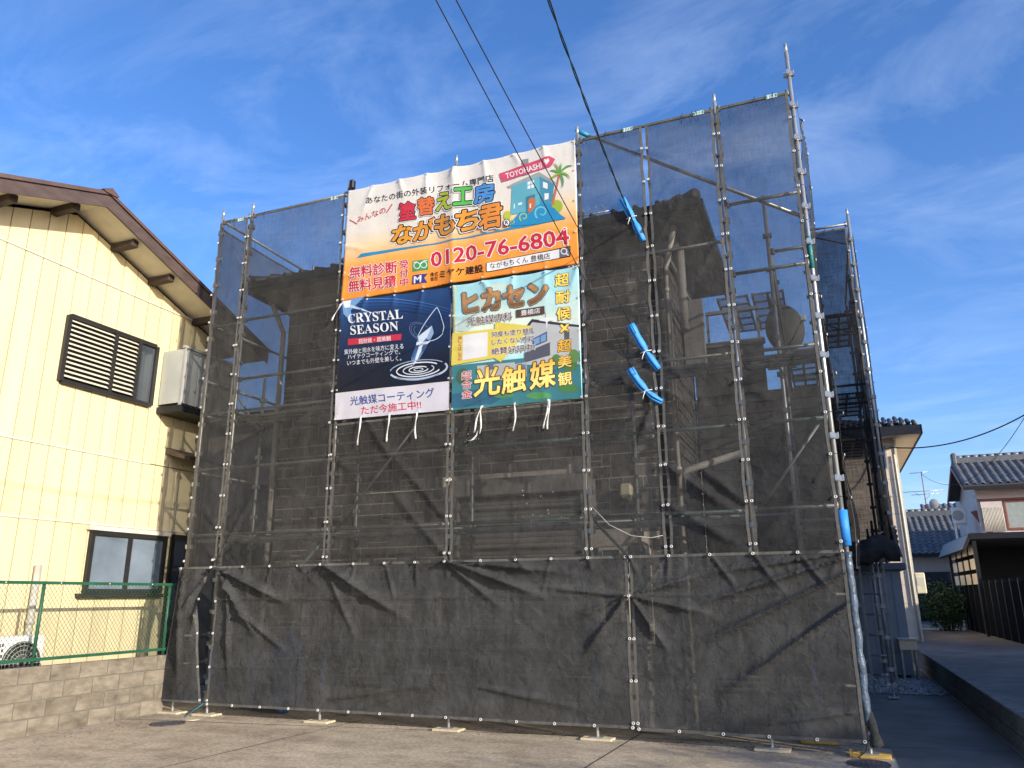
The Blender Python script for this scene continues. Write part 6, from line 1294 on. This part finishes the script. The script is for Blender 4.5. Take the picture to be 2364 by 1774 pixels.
def sleeve(pts, label, tie_t=.55):
    pts = [Vector(p) for p in pts]; rt_ = root('foam_sleeve', tuple(pts[-1]), label, 'foam sleeve', 'blue foam sleeves on the cables')
    m = 12; P_ = []
    for i in range(m + 1):
        t = i / m; a = pts[0].lerp(pts[1], t); b = pts[1].lerp(pts[2], t); P_.append(a.lerp(b, t))
    # split tube: open C-shaped section with wall thickness
    mb = MB(); ns = 16; vs = []; prev = None
    for i, p in enumerate(P_):
        d = (P_[min(i + 1, m)] - P_[max(i - 1, 0)]).normalized(); u = Vector((-.55, -.75, .3)); u = (u - d * u.dot(d)).normalized(); v = d.cross(u)
        sq = 1 + .07 * math.sin(i * 1.7) - .34 * math.exp(-((i / m - tie_t) / .09) ** 2) - .25 * max(0, i / m - .85) / .15
        gap = .2
        for r_ in (.052, .027):
            for k in range(ns + 1):
                an = gap + (2 * math.pi - 2 * gap) * k / ns
                vs.append(p + (u * math.cos(an) + v * math.sin(an) * .86) * r_ * sq)
    row = 2 * (ns + 1); fs = []
    for i in range(m):
        A, B = i * row, (i + 1) * row
        for k in range(ns): fs += [(A + k, A + k + 1, B + k + 1, B + k), (A + ns + 1 + k, B + ns + 1 + k, B + ns + 2 + k, A + ns + 2 + k)]
        fs += [(A, B, B + ns + 1, A + ns + 1), (A + ns, A + 2 * ns + 1, B + 2 * ns + 1, B + ns)]
    for A in (0, m * row):
        for k in range(ns): fs.append((A + k, A + ns + 1 + k, A + ns + 2 + k, A + k + 1))
    mb.add(vs, fs).build('foam', M['sleeve'], rt_, True)
    q = P_[int(m * tie_t)]
    MB().path([q + Vector((-.07, -.03, -.005)), q + Vector((-.03, -.045, .0)), q + Vector((.02, -.045, .012)), q + Vector((.06, -.02, .02))], .005, 5).path([q + Vector((-.02, -.045, 0)), q + Vector((-.04, -.05, -.05)), q + Vector((-.05, -.05, -.09))], .005, 5).build('tie_string', M['ribbon'], rt_, True)
sleeve([(-2.11, -.14, 6.31), (-1.99, -.12, 6.04), (-1.88, -.06, 5.72)], 'top blue foam sleeve, at the end of the twisted cable')
sleeve([(-2.06, -.22, 4.60), (-1.93, -.15, 4.27), (-1.79, -.06, 4.06)], 'middle of the three blue foam sleeves, above the lowest one', .6)
sleeve([(-2.09, -.24, 4.05), (-1.96, -.16, 3.76), (-1.78, -.06, 3.66)], 'lowest of the three blue foam sleeves', .6)
one('hanging_string', MB().path([(-2.66, -.07, 2.50), (-2.45, -.1, 2.28), (-2.2, -.1, 2.15), (-1.98, -.09, 2.12), (-1.82, -.06, 2.15)], .0022, 5), M['ribbon'], 'thin pale string hanging across the net right of the teal banner', 'string', smooth=True)
one('site_sticker', MB().bbox(-2.252, -2.212, -.075, -.066, 1.70, 1.86, .002), M['white'], 'small white sticker on the seam of the lower nets', 'sticker')
# camera-like sensor light on the third post
sl = root('sensor_light', (-6.24, -.05, 7.45), 'small black sensor light clamped to the post at the left of the wide banner', 'light')
MB().bbox(-6.25, -6.17, -.09, -.01, 7.40, 7.55, .015).build('housing', M['black'], sl); MB().tube((-6.28, 0, 7.46), (-6.24, -.05, 7.46), .012, 6).build('clamp', M['black'], sl)
# ================================================================== RIGHT BACKGROUND
# grey steel shed in front of the beige house
sh = root('garden_shed', (.5, 8.4, 0), 'grey-blue steel garden shed below the rear scaffold', 'shed')
MB().box(-.6, 1.06, 8.0, 9.0, .05, 1.93).build('wall', M['shed'], sh)
for k in range(8): MB().box(-.5 + k * .2, -.49 + k * .2 + .02, 7.985, 8.0, .1, 1.88).build('wall_rib', M['shed'], sh)
MB().bbox(-.7, 1.16, 7.86, 9.1, 1.935, 2.07, .015).build('roof', mat('shed_roof', (.09, .1, .115), .5), sh)
# storage crate and tap by the shed
cr_ = root('plastic_crate', (.95, 7.6, 0), 'small pale crate standing on the gravel before the grey shed', 'crate')
cb_ = MB(); cb_.bbox(.84, 1.13, 7.45, 7.75, .52, .70, .01); cb_.build('body', M['plank_pale'], cr_)
MB().bbox(.82, 1.15, 7.42, 7.78, .701, .725, .005).build('lid', M['frost'], cr_)
for x in (.87, 1.10): MB().box(x - .02, x + .02, 7.5, 7.7, .004, .52).build('leg', M['steel_dark'], cr_)
# beige house
BX1, BYF, BE = 1.78, 14.0, 5.55
bh = root('beige_house', (-1, 17, 0), 'beige two-storey house with dark tiled eaves on the right', 'house')
MB().box(-5, BX1, BYF + .03, BYF + 7, 0, BE).build('wall', M['beige'], bh)
z = .35; k = 0
while z < BE - .1:
    x = BX1
    z2 = min(z + .455, BE - .06)
    while x > -3.2:
        x2 = x - 1.82 - (.6 if (k % 2 and x == BX1) else 0)
        MB().box(max(x2, -3.2) + .004, x - .004, BYF, BYF + .03, z + .004, z2 - .004).build('siding_panel', M['beige'], bh); x = x2
    z = z2; k += 1
MB().box(BX1 - .005, BX1 + .05, BYF - .035, BYF + .06, .3, BE - .05).build('corner_trim', M['cream'], bh)
MB().box(-5.6, BX1 + .62, BYF - .62, BYF + 7.6, BE, BE + .03).build('soffit', M['cream'], bh)
MB().box(-5.6, BX1 + .64, BYF - .66, BYF - .622, BE - .04, BE + .20).build('gutter', M['black'], bh)
MB().box(BX1 + .622, BX1 + .66, BYF - .66, BYF + 7.6, BE - .04, BE + .20).build('gutter', M['black'], bh)
bro = MB().add([(-5.6, BYF - .6, BE + .2), (BX1 + .62, BYF - .6, BE + .2), (BX1 + .62, BYF + 7.6, BE + .2), (-5.6, BYF + 7.6, BE + .2), (-1.5, BYF + 3.5, BE + 1.7)], [(0, 1, 4), (1, 2, 4), (2, 3, 4), (3, 0, 4), (3, 2, 1, 0)]).build('roof', M['house_tile'], bh)
for j in range(4):
    for k in range(12):
        x = BX1 + .5 - k * .28 - j * .12
        MB().path([(x, BYF - .66 + j * .28, BE + .225 + j * .1), (x, BYF - .36 + j * .28, BE + .35 + j * .1)], [.065, .055], 8).build('roof_tile', M['house_tile'], bro, True)
wb = MB()
for a in (1.26, 1.56): wb.box(a - .02, a + .02, BYF - .03, BYF - .002, 4.75, 5.32)
for z in (4.75, 5.32): wb.box(1.28, 1.54, BYF - .028, BYF - .003, z - .02, z + .02)
wb = wb.build('window', M['grey'], bh); MB().box(1.28, 1.54, BYF - .02, BYF - .01, 4.77, 5.3).build('pane', M['glass'], wb)
br = MB().box(1.55, 1.72, BYF - .1, BYF - .002, 5.28, 5.36).tube((1.64, BYF - .05, 5.32), (1.72, BYF - .25, 5.22), .015, 6).build('service_bracket', M['steel_dark'], bh)
MB().path([(1.75, BYF - .06, 5.1), (1.76, BYF - .06, 3.2), (1.76, BYF - .06, .4)], .022, 6).build('conduit', M['cream'], bh, True)
ml = MB().bbox(1.83, 2.06, BYF - .05, BYF + .2, 1.5, 2.02, .02).build('meter_box', M['lampglass'], bh)
MB().box(1.86, 2.03, BYF - .056, BYF - .05, 1.7, 1.9).build('meter_window', M['cream'], ml)
cable('overhead_cable', (1.70, 13.75, 5.26), (7.0, 10.5, 7.6), .95, .016, M['cord'], 'thick black overhead cable sagging from the beige house to the upper right')
cable('overhead_cable', (4.45, 33, 7.1), (5.2, 10, 7.1), 1.7, .009, M['cord'], 'thinner overhead cable rising steeply behind the thick one at right')
# far low house with blue-grey roof
fh = root('tiled_house', (6, 33, .33), 'low house with blue-grey tiled roof between the beige and pink houses', 'house')
MB().box(1.5, 9, 30.6, 37, .3, 3.1).build('wall', M['pink'], fh)
MB().box(2.6, 6.5, 30.52, 30.6, .35, 2.35).build('dark_boards', M['black'], fh)
for k in range(5): MB().box(2.62, 6.4, 30.50, 30.52, .6 + k * .34, .62 + k * .34).build('batten', M['dark'], fh)
fw_ = MB().box(3.3, 5.2, 30.46, 30.5, 1.95, 2.42).build('window', M['dark'], fh)
for a, b in ((3.35, 4.2), (4.3, 5.15)): MB().box(a, b, 30.45, 30.46, 2.0, 2.37).build('pane', M['glass'], fw_)
MB().box(1.2, 9.4, 29.95, 30.02, 3.04, 3.2).build('fascia', M['black'], fh)
fr = MB().prism([(1.2, 30.0, 3.18), (1.2, 33.0, 5.10), (1.2, 36, 3.18)], (8.2, 0, 0)).build('roof', M['house_tile'], fh)
def tile_mesh(w_, h_):
    """one S-shaped pan tile, u across, v up the slope"""
    n_ = 8; b = MB()
    def f(a, c, o=0):
        u = (a - .5) * w_
        z = .035 * math.sin(a * 2 * math.pi - .6) + .025 * (1 - c)
        return (u, c * h_, z + o)
    b.grid(f, n_, 1)
    vs = [f(i / n_, 0) for i in range(n_ + 1)] + [(f(i / n_, 0)[0], f(i / n_, 0)[1], f(i / n_, 0)[2] - .03) for i in range(n_ + 1)]
    b.add(vs, [(i, n_ + 1 + i, n_ + 2 + i, i + 1) for i in range(n_)])
    return b.mesh('roof_tile', M['roof_tile'], smooth=False)
TM = tile_mesh(.275, .30)
def tile_field(par, x0, nx, y0, z0, slope, rows_, pitch=.265):
    an = math.atan(slope); c, s_ = math.cos(an), math.sin(an)
    for j in range(rows_):
        for i in range(nx): inst('roof_tile', TM, par, (x0 + i * .27, y0 + j * pitch * c, z0 + j * pitch * s_ + .03), rot=(an, 0, 0))
tile_field(fr, 2.8, 15, 29.98, 3.17, .64, 13)
rc = MB()
rc.box(2.4, 7.5, 32.85, 33.15, 5.05, 5.30); rd = rc.build('ridge', M['roof_tile'], fr)
for k in range(18): MB().tube((2.5 + k * .28, 33, 5.33), (2.5 + k * .28 + .27, 33, 5.33), .09, 8).build('ridge_tile', M['roof_tile'], rd, True)
# small roof behind
fb = root('distant_roof', (5.6, 37, .3), 'small dark tiled roof peeping behind the satellite dish at right', 'house')
MB().box(4.9, 6.9, 37.5, 40, .3, 4.9).build('wall', M['pink'], fb)
frb = MB().prism([(4.8, 37.2, 4.9), (4.8, 38.6, 6.15), (4.8, 40.2, 4.9)], (2.4, 0, 0)).build('roof', M['house_tile'], fb)
tile_field(frb, 4.9, 8, 37.18, 4.9, .89, 7)
# aerial and dish on the low house
an_ = root('television_aerial', (4.45, 33, 5.3), 'television aerial on the ridge of the low tiled house', 'antenna')
MB().tube((4.45, 33, 5.2), (4.45, 33, 7.2), .022, 6).build('mast', mat('rusty_mast', (.22, .12, .1), .6, .3), an_, True)
for z, x0, x1, ne in ((7.15, 3.95, 4.75, 7), (6.25, 3.55, 5.3, 9), (6.1, 3.9, 5.1, 6)):
    bo = MB().tube((x0, 33, z), (x1, 33, z + .03), .014, 6).build('boom', M['steel'], an_, True)
    for k in range(ne): MB().tube((x0 + (x1 - x0) * k / (ne - 1), 32.75, z + .01), (x0 + (x1 - x0) * k / (ne - 1), 33.25, z + .01), .007, 5).build('element', M['steel'], bo, True)
for s_ in (-1, 1): MB().tube((4.45, 33, 5.85), (4.45 + s_ * .4, 33, 6.22), .01, 5).build('stay', M['steel'], an_, True)
d2 = root('rooftop_dish', (4.75, 33, 5.3), 'small pale satellite dish on the low tiled roof', 'satellite dish')
dsh = MB(); vs = []
for j in range(4):
    for i in range(16):
        a = 2 * math.pi * i / 16; q = .25 * j / 3; vs.append((4.78 + q * math.cos(a) * .8, 32.9 + .6 * q * q - .2 * q * math.cos(a), 5.62 + q * math.sin(a)))
dsh.add(vs, [(j * 16 + i, j * 16 + (i + 1) % 16, (j + 1) * 16 + (i + 1) % 16, (j + 1) * 16 + i) for j in range(3) for i in range(16)]).build('reflector', M['grey'], d2, True)
MB().tube((4.78, 33, 5.2), (4.78, 32.95, 5.6), .02, 6).build('mast', M['steel_dark'], d2, True)
# pink house
ph = root('pink_house', (8, 27, .33), 'pale pink two-storey house with tiled roof at the right edge', 'house')
PY, PXL = 25.0, 5.27
MB().box(PXL, 13, PY, PY + 5, .3, 5.5).build('wall', M['pink'], ph)
MB().prism([(PXL, PY, 5.5), (PXL, PY + 1.6, 6.5), (PXL, PY + 3.6, 5.5)], (7.7, 0, 0)).build('gable', M['pink'], ph)
rb_ = MB()
for k in range(60): rb_.box(PXL + .06 + k * .07, PXL + .085 + k * .07, PY - .012, PY, 5.02, 5.42)
rb_.build('wall_ribs', M['pink'], ph, kind='stuff')
pr = MB().prism([(4.84, PY - .62, 5.42), (4.84, PY + 1.5, 6.56), (4.84, PY + 3.9, 5.35), (4.84, PY + 3.9, 5.28), (4.84, PY + 1.5, 6.46), (4.84, PY - .62, 5.35)], (8.5, 0, 0)).build('roof', M['house_tile'], ph)
tile_field(pr, 4.98, 18, PY - .62, 5.42, .538, 9)
for a, b in (((PY - .65, 5.34), (PY + 1.5, 6.46)), ((PY + 3.9, 5.26), (PY + 1.5, 6.46))):
    MB().prism([(4.80, a[0], a[1]), (4.80, b[0], b[1]), (4.80, b[0], b[1] - .16), (4.80, a[0], a[1] - .16)], (.04, 0, 0)).build('bargeboard', M['rust'], ph)
MB().box(4.83, 13, PY - .68, PY - .6, 5.24, 5.36).build('gutter', M['black'], ph)
rg_ = MB().box(5.0, 12, PY + 1.38, PY + 1.62, 6.54, 6.76).build('ridge', M['roof_tile'], pr)
for k in range(16): MB().tube((5.0 + k * .28, PY + 1.5, 6.79), (5.26 + k * .28, PY + 1.5, 6.79), .085, 8).build('ridge_tile', M['roof_tile'], rg_, True)
MB().bbox(4.86, 5.06, PY + 1.34, PY + 1.66, 6.5, 6.98, .06).build('ridge_end_tile', M['roof_tile'], pr)
MB().box(PXL + .05, 9, PY - .12, PY - .002, 4.86, 4.93).build('window_hood', M['rust'], ph)
sb = MB().box(PXL + .10, PXL + .80, PY - .09, PY - .002, 3.72, 4.84).build('shutter_case', M['pink'], ph)
for k in range(15): MB().tube((PXL + .13 + k * .046, PY - .095, 3.74), (PXL + .13 + k * .046, PY - .095, 4.6), .016, 6).build('corrugation', M['cream'], sb, True)
pw = MB()
for x in (6.16, 7.2, 8.3): pw.box(x - .03, x + .03, PY - .07, PY - .002, 3.8, 4.84)
for z in (3.8, 4.82): pw.box(6.19, 8.27, PY - .068, PY - .003, z - .035, z + .035)
pw = pw.build('window', M['rust'], ph)
for a in (6.19, 7.23): MB().box(a, a + 1.0, PY - .03, PY - .02, 3.83, 4.79).build('pane', mat('pale_curtain_glass', (.3, .33, .31), .15), pw)
MB().box(PXL + .05, 9, PY - .05, PY - .003, 3.45, 3.66).build('ribbed_band', M['cream'], ph)
MB().path([(PXL - .02, PY + .3, 5.1), (PXL + .02, PY - .04, 4.95), (PXL + .1, PY - .05, 4.3), (PXL - .05, PY - .05, 3.9)], .02, 6).build('drain_pipe', M['grey'], ph, True)
MB().prism([(PXL - .02, PY + .2, 4.55), (PXL + .38, PY - .05, 3.65), (PXL + .22, PY - .05, 3.6), (PXL - .22, PY + .2, 4.5)], (0, .05, 0)).build('rake_trim', M['rust'], ph)
a2 = root('roof_air_conditioner', (4.75, 26, 3.7), 'white air conditioner on a frame beside the pink house', 'air conditioner')
MB().bbox(4.5, 4.98, 25.7, 26.0, 4.1, 4.75, .04).build('casing', M['white'], a2)
for x in (4.55, 4.93): MB().box(x - .02, x + .02, 25.68, 25.98, 3.55, 4.1).build('stand_leg', M['white'], a2)
MB().disc((4.68, 25.69, 4.42), .2, 16, 'y', h=.008).build('fan_grille', M['grey'], a2)
# carport with dark frame
cp = root('carport', (6.2, 18.5, .33), 'black carport roof with pale slatted end behind the dark fence', 'carport')
MB().bbox(3.62, 10, 17.0, 22.5, 2.95, 3.17, .05).build('roof', M['black'], cp)
MB().prism([(3.42, 17.0, 2.72), (3.62, 17.0, 3.12), (3.66, 17.0, 3.0), (3.5, 17.0, 2.68)], (0, 5.5, 0)).build('eave_trim', M['dark'], cp)
for x, y in ((3.75, 17.1), (3.75, 22.3), (9.8, 17.1), (9.8, 22.3)): MB().box(x - .05, x + .05, y - .05, y + .05, .33, 2.95).build('post', M['black'], cp)
for k in range(4):
    for j in range(3): MB().box(3.72, 3.74, 17.3 + k * 1.2, 18.1 + k * 1.2, 1.75 + j * .42, 2.05 + j * .42).build('slat_panel', M['cream'], cp)
MB().box(3.9, 10, 22.35, 22.45, .33, 2.95).build('back_wall', M['black'], cp)
# dark panel fence
fc = root('panel_fence', (3.82, 16, .33), 'dark grey panel fence along the road at right', 'fence')
y = 11.5
while y < 21:
    MB().box(3.80, 3.83, y + .03, y + .87, .36, 1.76).build('panel', mat('dark_fence_panel', (.010, .013, .019), .85, spec=0.0), fc)
    MB().bbox(3.78, 3.85, y - .03, y + .03, .33, 1.84, .008).build('post', M['black'], fc); y += .9
MB().box(3.77, 3.86, 11.4, 21, .331, .36).build('base_strip', M['block_dark'], fc)
# bush
bu = root('bush', (3.2, 20.7, .33), 'dark green rounded bush at the end of the asphalt lane', 'bush')
rg2 = random.Random(5); lf = MB()
for k in range(3400):
    while True:
        d = Vector((rg2.uniform(-1, 1), rg2.uniform(-1, 1), rg2.uniform(-1, 1)))
        if .35 < d.length < 1: break
    rr_ = 1 + .5 * mnoise.noise(d * 2.8) + .25 * mnoise.noise(d * 7)
    p = Vector((3.2 + d.x * .78 * rr_, 20.7 + d.y * .6, 1.08 + d.z * .75 * rr_)); s_ = rg2.uniform(.03, .06)
    a = Vector((rg2.uniform(-1, 1), rg2.uniform(-1, 1), rg2.uniform(-1, 1))).normalized(); b = a.orthogonal().normalized()
    lf.add([p - a * s_, p - b * s_ * .5, p + a * s_, p + b * s_ * .5], [(0, 1, 2, 3)])
lf.build('foliage', M['leaf'], bu, kind='stuff')
stm = MB()
for k in range(6): stm.tube((3.2 + .05 * k - .12, 20.7, .33), (3.2 + (k - 2.5) * .2, 20.7 + (k % 2 - .5) * .3, 1.3), .025, 6, .01)
stm.build('stems', M['bark'], bu)
gp = root('gate_pillar', (3.86, 21.2, .33), 'pale brick gate pillar right of the dark bush', 'pillar')
for k in range(9): MB().bbox(3.72, 4.0, 21.05, 21.35, .335 + k * .12, .445 + k * .12, .01).build('brick', M['frost'], gp)
MB().bbox(3.69, 4.03, 21.02, 21.38, 1.42, 1.47, .01).build('cap', M['frost'], gp)
# ------------------------------------------------------------------ outside the frame, casting the shade on the right
nb = root('neighbour_house', (11, 1, .33), 'plain grey two-storey house just outside the right edge', 'house')
MB().box(8.4, 15, -3.85, 5.4, .3, 6.2).build('wall', M['pink'], nb)
MB().prism([(8.4, -3.95, 6.2), (8.4, .8, 7.5), (8.4, 5.9, 6.2)], (7.0, 0, 0)).build('roof', M['house_tile'], nb)
for yy in (-1.5, 2.5):
    wq = MB().box(8.36, 8.4, yy - .8, yy + .8, 3.8, 5.1).build('window', M['dark'], nb); MB().box(8.35, 8.36, yy - .74, yy + .74, 3.86, 5.04).build('pane', M['glass'], wq)
ng = root('neighbour_garage', (11, 11, .33), 'plain flat-roofed garage just outside the right edge', 'garage')
MB().box(8.4, 13, 6.6, 17.5, .3, 3.2).build('wall', M['pink'], ng)
MB().bbox(8.2, 13.2, 6.4, 17.7, 3.2, 3.4, .02).build('roof', M['black'], ng)
up_ = root('utility_pole', (-1.6, -16.2, 0), 'grey concrete utility pole behind the viewer carrying the cables', 'utility pole')
MB().tube((-1.6, -16.2, 0), (-1.6, -16.2, 9.2), .17, 14, .12).build('shaft', M['grey'], up_, True)
for z in (7.4, 8.1): MB().box(-2.7, -.5, -16.05, -15.95, z, z + .08).build('crossarm', M['steel_dark'], up_)
tr_ = root('garden_tree', (11.5, -7.0, .33), 'thin-crowned garden tree outside the right edge', 'tree')
tk = MB(); tk.path([(11.5, -7, .3), (11.45, -6.95, 1.6), (11.5, -7.05, 2.8), (11.6, -7, 4.0)], [.12, .1, .07, .03], 8)
rg3 = random.Random(11); ends = []
for k in range(9):
    a = k * 2.4; z = 1.9 + k * .22; e = Vector((11.5 + math.cos(a) * 1.1, -7 + math.sin(a) * 1.1, z + .7)); ends.append(e); tk.path([(11.5, -7, z), tuple(e)], [.04, .012], 6)
tk.build('trunk', M['bark'], tr_, True)
tl_ = MB()
for k in range(2600):
    e = rg3.choice(ends); p = e + Vector((rg3.gauss(0, .32), rg3.gauss(0, .32), rg3.gauss(0, .26))); s_ = rg3.uniform(.04, .08)
    a = Vector((rg3.uniform(-1, 1), rg3.uniform(-1, 1), rg3.uniform(-1, 1))).normalized(); b = a.orthogonal().normalized()
    tl_.add([p - a * s_, p - b * s_ * .5, p + a * s_, p + b * s_ * .5], [(0, 1, 2, 3)])
tl_.build('crown', M['leaf'], tr_, kind='stuff')
